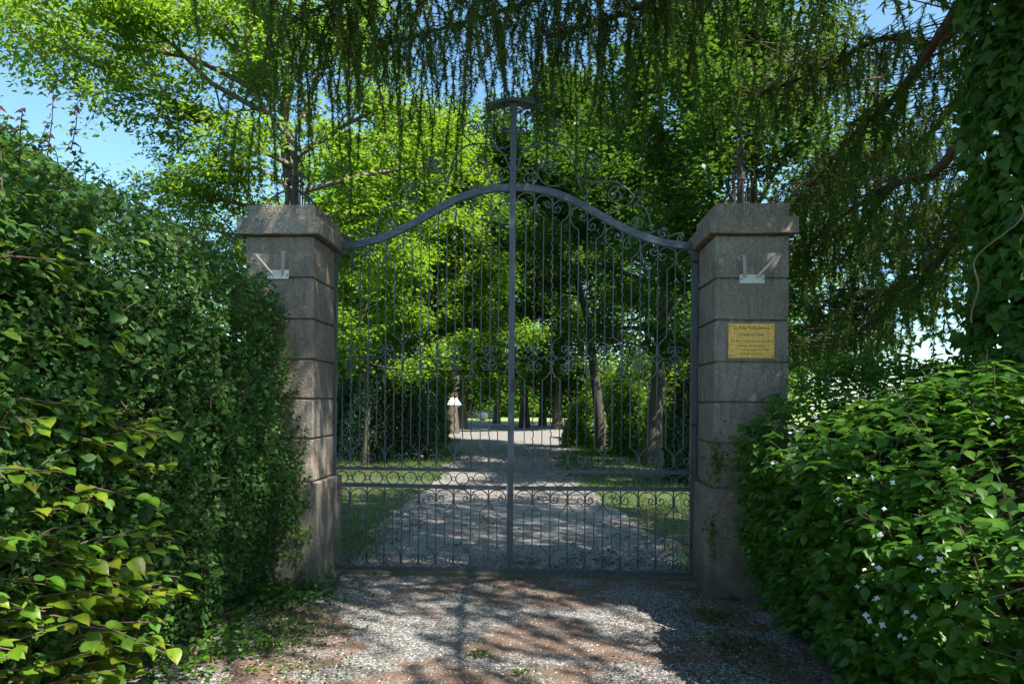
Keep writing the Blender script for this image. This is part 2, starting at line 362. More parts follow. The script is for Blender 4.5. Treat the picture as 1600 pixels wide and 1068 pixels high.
# ================================================================== THE SETTING
me = bpy.data.meshes.new('ground'); 
nx, ny = 60, 90
xs = np.linspace(-1, 1, nx); xs = np.sign(xs) * (np.abs(xs) ** 2.2) * 400
ys = np.concatenate([np.linspace(-300, -8, 12), np.linspace(-7.5, 60, 60), np.linspace(70, 600, 18)])
gx, gy = np.meshgrid(xs, ys); gz = np.zeros_like(gx)
gp = np.stack([gx, gy, gz], -1).reshape(-1, 3)
near = (np.hypot(gp[:, 0], gp[:, 1]) < 60)
gp[:, 2] = -0.012
i = np.arange(len(ys) - 1)[:, None] * nx; j = np.arange(nx - 1)[None]
gf = np.stack([i + j, i + j + 1, i + nx + j + 1, i + nx + j], -1).reshape(-1, 4)
np_obj('ground', (gp, gf), M['soil'], kind='structure')

# gravel driveway: one sheet, its edges follow the verge
Lp = [(-2.6, -14), (-2.5, -6.0), (-2.35, -3.5), (-2.2, -1.0)] + [(G(a, b).x, G(a, b).y) for a, b in ((522, 895), (568, 850), (617, 800), (660, 765), (692, 738), (712, 712), (700, 696))]
Rp = [(2.6, -14), (2.5, -6.0), (2.35, -3.5), (2.2, -1.0)] + [(G(a, b).x, G(a, b).y) for a, b in ((1082, 900), (1040, 850), (968, 806), (918, 765), (888, 738), (872, 716), (905, 700))]
q = G(705, 682); r_ = G(985, 694); q2 = G(560, 668); r2 = G(1180, 676)
Lp += [(q.x, q.y), (q2.x, q2.y), (G(640, 659.5).x, G(640, 659.5).y)]
Rp += [(r_.x, r_.y), (r2.x, r2.y), (G(960, 659.5).x, G(960, 659.5).y)]
def dens(pl, seed):
    out = []
    for i in range(len(pl) - 1):
        n_ = max(1, int(math.dist(pl[i], pl[i + 1]) / .25)) if 1 <= i < 10 else 4
        n_ = NSEG[i] if NSEG else n_
        for k in range(n_): f = k / n_; out.append((pl[i][0] * (1 - f) + pl[i + 1][0] * f, pl[i][1] * (1 - f) + pl[i + 1][1] * f))
    out.append(pl[-1]); a_ = np.array(out); a_[:, 0] += (vnoise(np.c_[a_, a_[:, 0] * 0], seed, 1.3) * .24 + vnoise(np.c_[a_, a_[:, 0] * 0], seed + 1, 4) * .14); return [tuple(q_) for q_ in a_]
NSEG = [4, 6, 8, 10, 8, 12, 14, 16, 16, 20, 20, 16, 6, 4][:len(Lp) - 1]
Lp0, Rp0 = Lp, Rp; Lp = dens(Lp, 91); Rp = dens(Rp, 95)
V = []; F = []
for (a, b) in zip(Lp, Rp):
    for k in range(9):
        f = k / 8; V.append((a[0] * (1 - f) + b[0] * f, a[1] * (1 - f) + b[1] * f, 0.0))
for k in range(len(Lp) - 1):
    for m_ in range(8): F.append((k * 9 + m_, k * 9 + m_ + 1, k * 9 + 10 + m_, k * 9 + 9 + m_))
np_obj('driveway', (np.array(V), np.array(F)), M['gravel'], kind='structure')

# ================================================================== THE GATE
ZC = lambda y: P(800, y, 0).z
XL = P(520, 560, 0).x; XR = P(1085, 560, 0).x; HW = (XR - XL) / 2; XM = (XL + XR) / 2
SC = HW / 282.5                                     # metres per photo pixel in the gate plane
def g2(px, py):                                      # gate drawing (photo pixels) -> metres, true verticals
    return Vector((XM + (px - 801.5) * SC, 0, 1.6 + (626 - py) * SC))
ARCH = [(524, 385), (545, 383), (570, 379), (600, 370), (625, 359), (650, 346), (680, 329), (710, 313), (735, 303), (765, 296), (801.5, 293)]
def arch_y(px):
    px = px if px <= 801.5 else 1603 - px
    xs_ = [a for a, _ in ARCH]; ys_ = [b for _, b in ARCH]; return float(np.interp(px, xs_, ys_))
def smooth_pts(pts, n=6):
    pts = [Vector(p) if len(p) == 3 else Vector((p[0], p[1], 0)) for p in pts]; out = []
    for i in range(len(pts) - 1):
        p0 = pts[max(i - 1, 0)]; p1 = pts[i]; p2 = pts[i + 1]; p3 = pts[min(i + 2, len(pts) - 1)]
        for k in range(n):
            t = k / n
            out.append(0.5 * ((2 * p1) + (p2 - p0) * t + (2 * p0 - 5 * p1 + 4 * p2 - p3) * t * t + (-p0 + 3 * p1 - 3 * p2 + p3) * t ** 3))
    out.append(pts[-1]); return out
RS = 13.6
def scroll_px(x, ytip, up, side):
    """bar end at circle centre (x, yc): bar comes from above (up=-1 means the bar is above) and sweeps to `side`"""
    yc = ytip; pts = []
    for u, v in ((0, 1.5), (-0.55, 1.12), (-0.86, 0.6), (-0.97, 0.0)): pts.append((u, v))
    for a in range(200, 361, 20): pts.append((cos(radians(a)), sin(radians(a))))
    for k in range(1, 13):
        a = radians(k * 36); rr = 0.52 * (1 - k / 14.0) + 0.03
        pts.append((0.48 + rr * cos(a), rr * sin(a)))
    return [(x + side * u * RS, yc - up * v * RS) for u, v in pts]
# scroll_px: side=+1 sweeps to the left bar (u<0), side=-1 to the right; up=+1 bar above the circle, -1 below
def leaf_gate(sgn, label):
    t = thing('wrought_iron_gate', label, 'gate', (XM + sgn * HW, 0, 0))
    mx = (lambda x: x) if sgn < 0 else (lambda x: 1603 - x)
    gp_ = lambda x, y, dy=0.0: (lambda v: tuple(v - Vector((0, 0, 0)) + Vector((0, dy, 0))))(g2(mx(x), y))
    off = Vector(t.location)
    def part(name, polys, flat=None, r=None, mat='iron', kind=None):
        mb = MB()
        for pts in polys:
            pts = [Vector(p) - off for p in pts]
            if flat: mb.tube(pts, 1.0, flat=flat)
            else: mb.tube(pts, r, 6)
        me = bpy.data.meshes.new(name); me.from_pydata(mb.v, [], mb.f); me.materials.append(M[mat]); me.update()
        TRI[0] += sum(len(p.vertices) - 2 for p in me.polygons)
        o = bpy.data.objects.new(name, me); COL.objects.link(o); o.parent = t
        if kind: o['kind'] = kind
        return o
    # frame
    part('hinge_stile', [[gp_(520, 386), gp_(520, 900)]], flat=(0.052, 0.05))
    top = smooth_pts([(a, b) for a, b in ARCH], 5)
    part('top_rail', [[gp_(p.x, p.y) for p in top if p.x < 797]], flat=(0.062, 0.045))
    part('middle_rail', [[gp_(524, 734), gp_(796, 735)]], flat=(0.030, 0.036))
    part('middle_rail', [[gp_(524, 760), gp_(796, 762)]], flat=(0.036, 0.036))
    part('bottom_rail', [[gp_(524, 895), gp_(796, 895)]], flat=(0.085, 0.045))
    bars = [535 + 13.65 * k for k in range(19)]
    for k, x in enumerate(bars):
        x += random.uniform(-.45, .45); ya = arch_y(x) + 4
        if k % 2:      # wavy bar runs rail to rail, twisted in two stretches
            pts = []
            y = ya
            while y < 732:
                wv = 0.0
                if ya + 55 < y < 508 or 605 < y < 695:
                    lo_, hi_ = (ya + 55, 508) if y < 520 else (605, 695)
                    env = min(1, (y - lo_) / 12, (hi_ - y) / 12); wv = 1.0 * env * sin(y * 2 * pi / 14.5)
                pts.append(gp_(x + wv, y)); y += 2.4
            pts.append(gp_(x, 733))
            part('twisted_bar', [pts], r=0.0052)
            part('bar', [[gp_(x, 763), gp_(x, 890)]], flat=(0.0095, 0.012))
            # collars where scrolls meet
            cl = [[gp_(x, 543), gp_(x, 553)], [gp_(x, 563), gp_(x, 573)], [gp_(x, 711), gp_(x, 721)], [gp_(x, 774), gp_(x, 783)], [gp_(x, 874), gp_(x, 882)]]
            for c_ in cl: part('collar', [c_], flat=(0.018, 0.017))
        else:
            sdm = 1 if (k % 4 == 0) else -1          # middle scrolls meet bars 3,7,11..
            if k == 0: sdm = -sdm
            left_for = lambda targets, kk: (1 if (kk - 1) in targets else -1)
            mid = {3, 7, 11, 15, 19, -1}; low = {1, 5, 9, 13, 17}
            sm = left_for(mid, k); sl = left_for(low, k)
            yt = arch_y(x) + 6 + RS * 1.05
            tp = scroll_px(x, yt, -1, sl)[::-1]
            bt = scroll_px(x, 546, 1, sm)
            part('bar', [[gp_(a, b) for a, b in tp + bt]], flat=(0.0085, 0.012))
            tp = scroll_px(x, 572, -1, sm)[::-1]; bt = scroll_px(x, 717.5, 1, sl)
            part('bar', [[gp_(a, b) for a, b in tp + bt]], flat=(0.0085, 0.012))
            tp = scroll_px(x, 779, -1, sl)[::-1]; bt = scroll_px(x, 875, 1, sm)
            part('bar', [[gp_(a, b) for a, b in tp + bt]], flat=(0.0085, 0.012))
            ring = [gp_(x + 9.8 * cos(a * pi / 12), 748.5 + 9.8 * sin(a * pi / 12)) for a in range(25)]
            part('ring', [ring], flat=(0.008, 0.013))
            xm = x + 13.65
            if xm < 790:
                ring = [gp_(xm + 3.4 * cos(a * pi / 6), 748.5 + 3.4 * sin(a * pi / 6)) for a in range(13)]
                part('ring', [ring], flat=(0.007, 0.012))
    # ornament above the arch
    def spiral(cx, cy, r0, a0, turns, d):
        n = int(abs(turns) * 16)
        return [(cx + (r0 * (1 - 0.85 * k / n)) * cos(a0 + d * 2 * pi * turns * k / n), cy + (r0 * (1 - 0.85 * k / n)) * sin(a0 + d * 2 * pi * turns * k / n)) for k in range(n + 1)]
    def orn(pts, sp=None, w=0.010):
        q = [(p.x, p.y) for p in smooth_pts(pts, 5)]
        if sp: q += spiral(*sp)
        part('scroll', [[gp_(a, b) for a, b in q]], flat=(w, 0.016))
    orn([(682, 326), (694, 300), (703, 270), (709, 246), (722, 231), (740, 225), (762, 226), (781, 236), (791, 250), (798, 275)], None, .013)
    orn([(708, 252), (703, 270), (690, 283), (668, 286), (645, 285), (631, 292), (625, 306)], (641, 306, 16, pi, 1.6, 1), .012)
    orn([(665, 336), (645, 333), (630, 323), (612, 321), (597, 327), (589, 345), (587, 362), (596, 371)], None, .012)
    orn([(570, 359), (590, 364), (607, 362), (618, 350)], (608, 350, 10, 0, 1.6, -1))
    orn([(588, 362), (578, 361), (566, 357), (562, 364)], (569, 366, 8, pi, 1.4, 1))
    orn([(562, 372), (552, 367), (540, 365), (536, 373)], (542, 374, 6, pi, 1.3, 1))
    orn([(696, 270), (676, 268), (669, 258)], (682, 255, 14, pi, 1.7, 1))
    orn([(734, 231), (745, 243), (757, 253), (763, 268), (757, 284), (744, 291), (728, 290), (716, 281)])
    orn([(763, 268), (756, 256)], (745, 264, 13, -.7, 1.7, -1))
    orn([(764, 272), (766, 285), (776, 290)], (776, 279, 10, pi / 2, 1.4, -1))
    orn([(797, 270), (785, 264), (772, 265), (765, 272)])
    orn([(742, 226), (726, 214), (724, 202)], (737, 202, 14, pi, 1.7, 1))
    orn([(798, 224), (793, 206), (785, 192), (776, 180)])
    orn([(797, 228), (779, 232), (769, 216), (768, 196), (776, 176)])
    orn([(796, 200), (788, 203), (783, 210)], (787, 204, 7, pi / 2, 1.3, 1))
    orn([(780, 168), (788, 172)], (793, 173, 5, pi, 1.2, -1))
    orn([(623, 322), (616, 312), (612, 300)]); orn([(621, 322), (610, 318), (600, 305)])
    orn([(690, 320), (684, 300), (678, 296)])
    # hinges
    for y in (410, 661, 845):
        part('hinge', [[gp_(524, y), gp_(506, y)]], flat=(0.03, 0.066), mat='black')
    if sgn < 0:
        part('centre_stile', [[g2(801.5, 158), g2(801.5, 905)]], flat=(0.056, 0.058))
        cr = [g2(a, b) for a, b in ((758, 170), (770, 165), (786, 161), (801.5, 159.5), (817, 161), (833, 165), (845, 170))]
        part('crown_band', [[p + Vector((0, 0, 0)) for p in cr]], flat=(0.032, 0.13))
        sp = []
        for k, x in enumerate(range(759, 846, 12)):
            b = g2(x, 170 - 10 * (1 - ((x - 801.5) / 43) ** 2))
            for dy in (-0.055, 0.055):
                part('crown_spike', [[b + Vector((0, dy, 0)), b + Vector((0, dy, 0.07))]], flat=(0.014, 0.014))
        part('collar', [[g2(801.5, 262), g2(801.5, 268)]], flat=(0.075, 0.07)); part('latch_box', [[g2(806, 592), g2(806, 612)]], flat=(0.055, 0.075), mat='rustiron'); part('handle', [[g2(808, 602) + Vector((0, -.06, 0)), g2(818, 602) + Vector((0, -.06, 0))]], flat=(0.012, 0.012), mat='black')
    return t
leaf_gate(-1, 'left leaf of the grey wrought iron gate, carrying the centre post and crown')
leaf_gate(1, 'right leaf of the grey wrought iron gate, hung on the pillar with the brass plaque')
t = MB(); a, b = g2(512, 905), g2(1092, 905)
t.box((a.x, -0.09, -0.03), (b.x, 0.10, 0.028)); o = t.build('stone_threshold', M['stone'], bevel=0.006); o['label'] = 'low worn stone sill on the ground beneath the closed iron gate'; o['category'] = 'threshold'

# ================================================================== PILLARS
YF, YB = -0.60, 0.10
def block(parent, name, x0, x1, y0, y1, z0, z1, seed, chips=0.004):
    import bmesh
    bm = bmesh.new(); bmesh.ops.create_cube(bm, size=1)
    for v in bm.verts:
        v.co = Vector(((x0 + x1) / 2 + v.co.x * (x1 - x0), (y0 + y1) / 2 + v.co.y * (y1 - y0), (z0 + z1) / 2 + v.co.z * (z1 - z0)))
    bmesh.ops.subdivide_edges(bm, edges=bm.edges[:], cuts=3, use_grid_fill=True)
    bmesh.ops.bevel(bm, geom=[e for e in bm.edges if e.calc_face_angle(0) > 1], offset=0.006, segments=1, affect='EDGES')
    r = random.Random(seed)
    for v in bm.verts:
        p = np.array([tuple(v.co)]); v.co += Vector((vnoise(p, 1, 9)[0], vnoise(p, 2, 9)[0], vnoise(p, 3, 9)[0])) * chips + Vector((r.gauss(0, .0012), r.gauss(0, .0012), r.gauss(0, .0012)))
    me = bpy.data.meshes.new(name)
    for v in bm.verts: v.co -= Vector(parent.location)
    bm.to_mesh(me); bm.free(); me.materials.append(M['stone']); TRI[0] += len(me.polygons) * 2
    o = bpy.data.objects.new(name, me); COL.objects.link(o); o.parent = parent; return o
def pillar(xa, xb, inner, label):
    """xa,xb outer faces; inner=+1 if the gate is to the right"""
    t = thing('gate_pillar', label, 'pillar', ((xa + xb) / 2, (YF + YB) / 2, 0))
    zt = lambda y: P(1170, y, YF).z
    J = [zt(y) for y in (762, 692, 628, 565, 500, 434, 366)]; g = 0.012
    # a slightly recessed core shows as the joints
    mb = MB(); o0 = Vector(t.location)
    mb.box((xa + .022 - o0.x, YF + .022 - o0.y, 0), (xb - .022 - o0.x, YB - .022 - o0.y, J[-1])); mb.build('mortar_core', M['stone']).parent = t
    block(t, 'plinth_block', xa - .035, xb + .035, YF - .03, YB + .05, -0.05, J[0] - g, 1)
    for k in range(6): block(t, 'stone_block', xa, xb, YF, YB, J[k] + g * .3, J[k + 1] - g, 3 + k)
    z1, z2, z3 = J[-1], zt(340), zt(317)
    block(t, 'cap_slab', xa - .06, xb + .06, YF - .06, YB + .06, z1 - .002, z2, 20)
    block(t, 'cap_block', xa, xb, YF, YB, z2, z3, 21)
    return t, z3
xa, xb = P(384, 450, YF).x, P(490, 450, YF).x
PL, ZT = pillar(xa, xb, 1, 'stone block pillar left of the gate, half hidden by the hedge'); PLC = Vector(((xa + xb) / 2, (YF + YB) / 2, ZT))
xa, xb = P(1117, 450, YF).x, P(1233, 450, YF).x
PR, ZT = pillar(xa, xb, -1, 'stone block pillar right of the gate, bearing the brass plaque'); PRC = Vector(((xa + xb) / 2, (YF + YB) / 2, ZT))

def finial(c, label):
    t = thing('iron_finial', label, 'finial', c)
    def part(n, polys, r, sides=6):
        mb = MB()
        for p in polys: mb.tube(p, r, sides)
        mb.build(n, M['rustiron']).parent = t
    part('rod', [[(0, 0, 0), (0, 0, .30), (0, 0, .55), (0, 0, .83)]], [.032, .028, .018, .004])
    for k in range(4):
        a = k * pi / 2 + pi / 4; u = Vector((cos(a), sin(a), 0)); Z = Vector((0, 0, 1))
        pr = [(.30, .0), (.27, .055), (.21, .12), (.12, .19), (.05, .21)]
        sp = [(.30 + .028 + (.028 - .0016 * i) * cos(pi + i * .5), .0 + .03 + (.028 - .0016 * i) * sin(pi + i * .5)) for i in range(14)]
        part('scroll', [[u * p + Z * q for p, q in [(p.x, p.y) for p in smooth_pts(pr, 4)]], [u * p + Z * q for p, q in sp]], .008)
        pr = [(.10, .0), (.09, .12), (.10, .22), (.13, .31), (.10, .37), (.06, .36), (.05, .32), (.07, .30)]
        part('scroll', [[u * p.x + Z * p.y for p in smooth_pts(pr, 4)]], .008)
        a2 = k * pi / 2; u2 = Vector((cos(a2), sin(a2), 0))
        part('rod', [[u2 * .065, u2 * .065 + Z * .30, u2 * .03 + Z * .40]], .008)
        pr = [(.02, .42), (.05, .47), (.08, .52), (.06, .56), (.035, .54), (.04, .52)]
        part('scroll', [[u2 * p.x + Z * p.y for p in smooth_pts(pr, 4)]], .006)
        for h, R in ((.48, .05), (.60, .04)):
            part('leaf_spike', [[Z * h, u2 * R * .6 + Z * (h + .03), u2 * R + Z * (h + .08)]], [.009, .006, .001])
    ring = [(.075 * cos(i * pi / 8), .075 * sin(i * pi / 8), .29) for i in range(17)]
    part('collar', [ring], .007)
    return t
finial(PLC, 'dark iron bouquet finial on the left pillar beside the hedge')
finial(PRC, 'dark iron bouquet finial on the right pillar above the plaque')

def bracket(px0, px1, py0, py1, tubes, label):
    a = P(px0, py1, YF); b = P(px1, py0, YF)
    t = thing('flag_holder', label, 'flag holder', (a.x, YF, a.z))
    o = Vector((a.x, YF, a.z))
    mb = MB(); mb.box((0, -.014, 0), (b.x - a.x, -.001, b.z - a.z)); mb.build('back_plate', M['white'], bevel=.002).parent = t
    for (q0, q1) in tubes:
        p0 = P(*q0, YF) - o; p1 = P(*q1, YF - .16) - o; p0.y = -.02
        mb = MB(); n = 12; dirv = (p1 - p0).normalized(); mb.tube([p0, p1], .0125, 12, cap=False); mb.tube([p1, p0], .010, 12, cap=False)
        mb.build('tube', M['white'], smooth=True).parent = t
        # end ring
        mb = MB(); mb.tube([p1 - dirv * .012, p1 + dirv * .001], .0145, 12, cap=False); mb.tube([p1 + dirv * .001, p1 - dirv * .012], .0102, 12, cap=False); mb.build('rim', M['white']).parent = t
    for x in (.012, b.x - a.x - .012):
        mb = MB(); mb.tube([(x, -.021, .035), (x, -.010, .035)], .006, 6); mb.build('bolt', M['black']).parent = t
bracket(1155, 1194, 429, 443, [((1163, 433), (1163, 399)), ((1182, 433), (1214, 401))], 'white rusty twin flag holder on the pillar with the plaque')
bracket(418, 452, 422, 436, [((443, 428), (443, 393)), ((426, 428), (398, 397))], 'white twin flag holder on the left pillar, one tube leaning left over the hedge')

# plaque
a = P(1137.5, 559, YF); b = P(1210, 505.5, YF); Wd, Hd = b.x - a.x, b.z - a.z
t = thing('brass_plaque', 'small brass name plaque screwed to the right pillar', 'plaque', (a.x, YF - .001, a.z))
mb = MB(); mb.box((0, -.006, 0), (Wd, 0, Hd)); mb.build('plate', M['brass'], bevel=.001).parent = t
def text(s, size, cx, z, parent):
    cu = bpy.data.curves.new('lettering', 'FONT'); cu.body = s; cu.size = size; cu.align_x = 'CENTER'; cu.extrude = .0003
    to = bpy.data.objects.new('tmp', cu); COL.objects.link(to); bpy.context.view_layer.update()
    dg = bpy.context.evaluated_depsgraph_get(); me = bpy.data.meshes.new_from_object(to.evaluated_get(dg)); bpy.data.objects.remove(to)
    me.materials.clear(); me.materials.append(M['ink']); me.name = 'lettering'
    o = bpy.data.objects.new('lettering', me); COL.objects.link(o); o.parent = parent
    o.location = (cx, -.0068, z); o.rotation_euler = (pi / 2, 0, 0); o.scale = (1, 1, 1); return o
text('La Villa Palladienne', .0385, Wd / 2, Hd * .83, t)
text('Propriété Privée', .030, Wd / 2, Hd * .65, t)
for z, x0, x1 in ((.47, .04, .96), (.335, .2, .78), (.22, .3, .86), (.11, .26, .74)):   # worn lines that cannot be read
    mb = MB(); x = x0 * Wd
    while x < x1 * Wd:
        wv = random.uniform(.003, .006)
        mb.box((x, -.0070, z * Hd), (x + wv * .5, -.0061, z * Hd + random.choice((.008, .010, .012))))
        if random.random() < .6: mb.box((x + wv * .5, -.0070, z * Hd + random.choice((0, .006))), (x + wv, -.0061, z * Hd + .0085))
        x += wv + random.choice((.002, .002, .002, .008))
    mb.build('lettering', M['ink']).parent = t
for x in (.04, .96):
    for z in (.06, .93):
        mb = MB(); mb.tube([(x * Wd, -.010, z * Hd), (x * Wd, -.004, z * Hd)], .0052, 8); mb.build('screw', M['ink']).parent = t

# ================================================================== TREES
def branch_tree(base, height, r0, crown0, radius, nlimb=14, nsub=6, ntwig=5, lean=(0, 0), seed=1, limbs=None, upbend=0.35, skirt=False):
    """returns trunk polylines+radii, limb polylines, twig anchor points and directions"""
    R = np.random.default_rng(seed); base = np.array(base, float)
    n = 12; tz = np.linspace(0, 1, n); wob = np.cumsum(R.normal(0, .012 * height, (n, 2)), 0); wob -= wob[0]; wob *= tz[:, None]
    trunk = np.stack([base[0] + lean[0] * tz + wob[:, 0], base[1] + lean[1] * tz + wob[:, 1], base[2] + height * .92 * tz], 1)
    tr = r0 * (1 - tz) ** 0.8 * .9 + .012; tr[0] *= 1.35
    L1 = []; R1 = []; L2 = []; R2 = []; anc = []; ad = []
    def poly(p, d, L, nseg, up, jit):
        pts = [p]; d = d / np.linalg.norm(d)
        for k in range(nseg):
            d = d + np.array([0, 0, up / nseg]) + R.normal(0, jit, 3); d /= np.linalg.norm(d); pts.append(pts[-1] + d * (L / nseg))
        return np.array(pts)
    if limbs is None:
        limbs = []
        for i in range(nlimb):
            f = crown0 + (0.97 - crown0) * (i + R.uniform(0, .8)) / nlimb; az = i * 2.4 + R.uniform(-.4, .4)
            p = np.array([np.interp(f, tz, trunk[:, c]) for c in range(3)]); g = (f - crown0) / (1 - crown0)
            Ln = radius * ((1 - g) ** .6 * .95 + .15 if skirt else math.sin(pi * min(1, .22 + .78 * g)) ** .6 * .95 + .12) * R.uniform(.75, 1.15)
            el = (-.12 if skirt else .15) + .9 * g; d = np.array([cos(az) * cos(el), sin(az) * cos(el), sin(el)])
            limbs.append(poly(p, d, Ln, 6, upbend, .10))
            R1.append(np.linspace(max(.02, np.interp(f, tz, tr) * .5), .012, 7))
    else:
        limbs = [np.array(l) for l in limbs]
        for l in limbs: R1.append(np.linspace(r0 * .32, .010, len(l)))
    for l in limbs:
        L1.append(l); Ll = np.linalg.norm(np.diff(l, axis=0), axis=1).sum()
        ks = max(3, int(nsub * Ll / radius * 1.2))
        for k in range(ks):
            f = .18 + .8 * (k + R.uniform(0, .9)) / ks; idx = f * (len(l) - 1); i0 = min(int(idx), len(l) - 2); p = l[i0] + (l[i0 + 1] - l[i0]) * (idx - i0)
            d0 = l[i0 + 1] - l[i0]; d0 = d0 / np.linalg.norm(d0); d = d0 * .7 + R.normal(0, .65, 3) * np.array([1, 1, .7])
            s = poly(p, d, Ll * R.uniform(.22, .42) * (1.15 - .5 * f), 4, .1, .15); L2.append(s); R2.append(np.linspace(.018, .006, 5))
            for m_ in range(ntwig):
                g = .25 + .75 * (m_ + R.uniform()) / ntwig; i1 = min(int(g * 4), 3); q = s[i1] + (s[i1 + 1] - s[i1]) * (g * 4 - i1)
                e = poly(q, (s[i1 + 1] - s[i1]) + R.normal(0, .25 * Ll * .1 + .12, 3), R.uniform(.25, .6) * min(1.6, radius / 3.2), 2, -.1, .15)
                L2.append(e); R2.append(np.array([.007, .005, .003])); 
                for q_ in (e[1], e[2]): anc.append(q_); ad.append(e[2] - e[0])
        anc.append(l[-1]); ad.append(l[-1] - l[-2])
    return trunk, tr, L1, R1, L2, R2, np.array(anc), unit(np.array(ad))
def tree(label, base, height, r0, crown0, radius, mat, leaves, llen, lwid, spread, T=T_RHOMB, bark='bark', group=None, name='broadleaf_tree', cat='tree', flat=1.0, droop=0.3, ivy=False, **kw):
    t = thing(name, label, cat, base, group)
    trunk, tr, L1, R1, L2, R2, anc, ad = branch_tree(base, height, r0, crown0, radius, **kw)
    np_obj('trunk', tubes_np([trunk], [tr], 12), M[bark], t, True)
    for l, r in zip(L1, R1): np_obj('limb', tubes_np([l], [r], 7), M[bark], t, True)
    np_obj('twigs', tubes_np(L2, R2, 3), M[bark], t, kind='stuff')
    k = max(1, leaves // len(anc)); n = len(anc) * k
    pos = np.repeat(anc, k, 0) + rnd(n) * np.array([spread, spread, spread * .55 * flat]); adr = np.repeat(ad, k, 0)
    nrm = rnd(n, .45) + np.array([0, 0, 1.0]); tip = adr * .6 + rnd(n, .6) + np.array([0, 0, -droop])
    L = llen * rng.uniform(.6, 1.25, n)
    leaf_mass('foliage', pos, nrm, tip, L, L * lwid / llen, T, M[mat], t)
    return t
GRP = None
# 1 locust with pale limbs behind the left pillar
YT = 4.6
def pts_at(pl, Y0, dY=0.0):
    return [tuple(P(x, y, Y0 + dY * i / max(1, len(pl) - 1))) for i, (x, y) in enumerate(pl)]
b0 = P(468, 626, YT); b0.z = 0
LB = [(([(468, 235), (430, 190), (400, 150), (385, 95), (350, 60), (300, 20), (240, -60)]), -1.0),
      ([(466, 250), (420, 205), (398, 130), (385, 60), (390, -80)], 1.0),
      ([(462, 262), (370, 215), (300, 180), (230, 140), (170, 110), (60, 60)], -1.2),
      ([(420, 180), (330, 130), (270, 70), (200, 20), (110, -40)], -1.6),
      ([(466, 300), (400, 262), (340, 268), (290, 258)], -.6),
      ([(466, 330), (390, 322), (320, 308), (255, 296)], .6),
      ([(466, 360), (400, 372), (340, 362), (290, 352)], 1.2),
      ([(470, 240), (540, 195), (600, 165), (670, 175)], .8),
      ([(470, 300), (560, 275), (640, 262), (700, 262)], .9),
      ([(470, 190), (500, 110), (540, 40), (560, -60)], 1.5), ([(468, 130), (440, 60), (430, -20), (440, -120)], -1.0),
      ([(400, 140), (300, 90), (180, 70), (80, 20), (-40, -20)], -.5),
      ([(470, 330), (540, 340), (600, 330), (660, 320)], 2.0), ([(468, 380), (520, 400), (590, 400)], 2.5)]
tree('bright yellow-green tree with pale forking limbs, behind the left pillar', b0, 9.5, .15, .3, 3.6, 'locust', 56000, .105, .046, .16, T_RHOMB, 'bark_pale',
     limbs=[pts_at(l, YT, d) for l, d in LB], nsub=11, ntwig=6, seed=3, droop=.9, flat=.45)
def at(px, d): q = D(px, 626, d); return (q.x, q.y, 0)
tree('tree with dark upright trunk seen through the left leaf behind the bush', at(664, 21), 10, .22, .27, 3.2, 'maple', 36000, .14, .10, .22, bark='bark_dark', seed=11, nlimb=20, skirt=True)
tree('tree with sunlit orange trunk bearing the white box', at(705, 33), 14, .34, .36, 4.4, 'locust', 30000, .19, .13, .35, seed=12, nlimb=16)
tree('distant tree at the lawn edge just left of the centre post', at(776, 48), 11, .26, .35, 3.4, 'locust', 12000, .24, .16, .4, seed=13, nlimb=12)
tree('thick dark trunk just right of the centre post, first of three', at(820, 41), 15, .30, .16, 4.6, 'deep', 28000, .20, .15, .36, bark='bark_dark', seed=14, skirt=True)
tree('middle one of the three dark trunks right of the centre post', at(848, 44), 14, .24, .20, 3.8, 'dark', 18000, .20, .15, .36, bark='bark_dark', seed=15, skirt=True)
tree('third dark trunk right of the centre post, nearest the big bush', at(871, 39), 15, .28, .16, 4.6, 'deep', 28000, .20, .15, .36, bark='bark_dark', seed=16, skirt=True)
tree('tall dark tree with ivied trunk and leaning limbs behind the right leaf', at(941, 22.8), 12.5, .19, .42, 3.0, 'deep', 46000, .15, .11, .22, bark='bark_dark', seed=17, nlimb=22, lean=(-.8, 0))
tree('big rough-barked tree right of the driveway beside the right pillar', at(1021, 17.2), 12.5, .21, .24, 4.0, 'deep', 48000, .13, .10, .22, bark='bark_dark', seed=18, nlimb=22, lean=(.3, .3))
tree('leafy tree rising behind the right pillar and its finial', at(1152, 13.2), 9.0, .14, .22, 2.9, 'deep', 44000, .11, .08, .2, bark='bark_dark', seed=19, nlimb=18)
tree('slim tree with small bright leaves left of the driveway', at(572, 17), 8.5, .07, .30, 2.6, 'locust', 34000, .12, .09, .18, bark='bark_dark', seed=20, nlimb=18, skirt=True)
tree('spreading light green tree behind the slim one at far left', at(520, 27), 10.5, .2, .08, 4.4, 'locust', 30000, .17, .11, .33, seed=21)
tree('sunlit tree behind the dark trunk at the left of the drive', at(620, 40), 15, .3, .08, 5.5, 'locust', 26000, .24, .16, .4, seed=22, skirt=True)
tree('light green tree over the far lawn behind the three trunks', at(745, 68), 12, .3, .06, 4.6, 'locust', 16000, .32, .22, .5, seed=23, skirt=True)
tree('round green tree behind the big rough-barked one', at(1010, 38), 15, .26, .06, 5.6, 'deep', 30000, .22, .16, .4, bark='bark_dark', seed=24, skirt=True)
tree('pale green tree far behind the right pillar', at(1180, 36), 11, .25, .14, 5.2, 'locust', 20000, .24, .16, .45, seed=25)

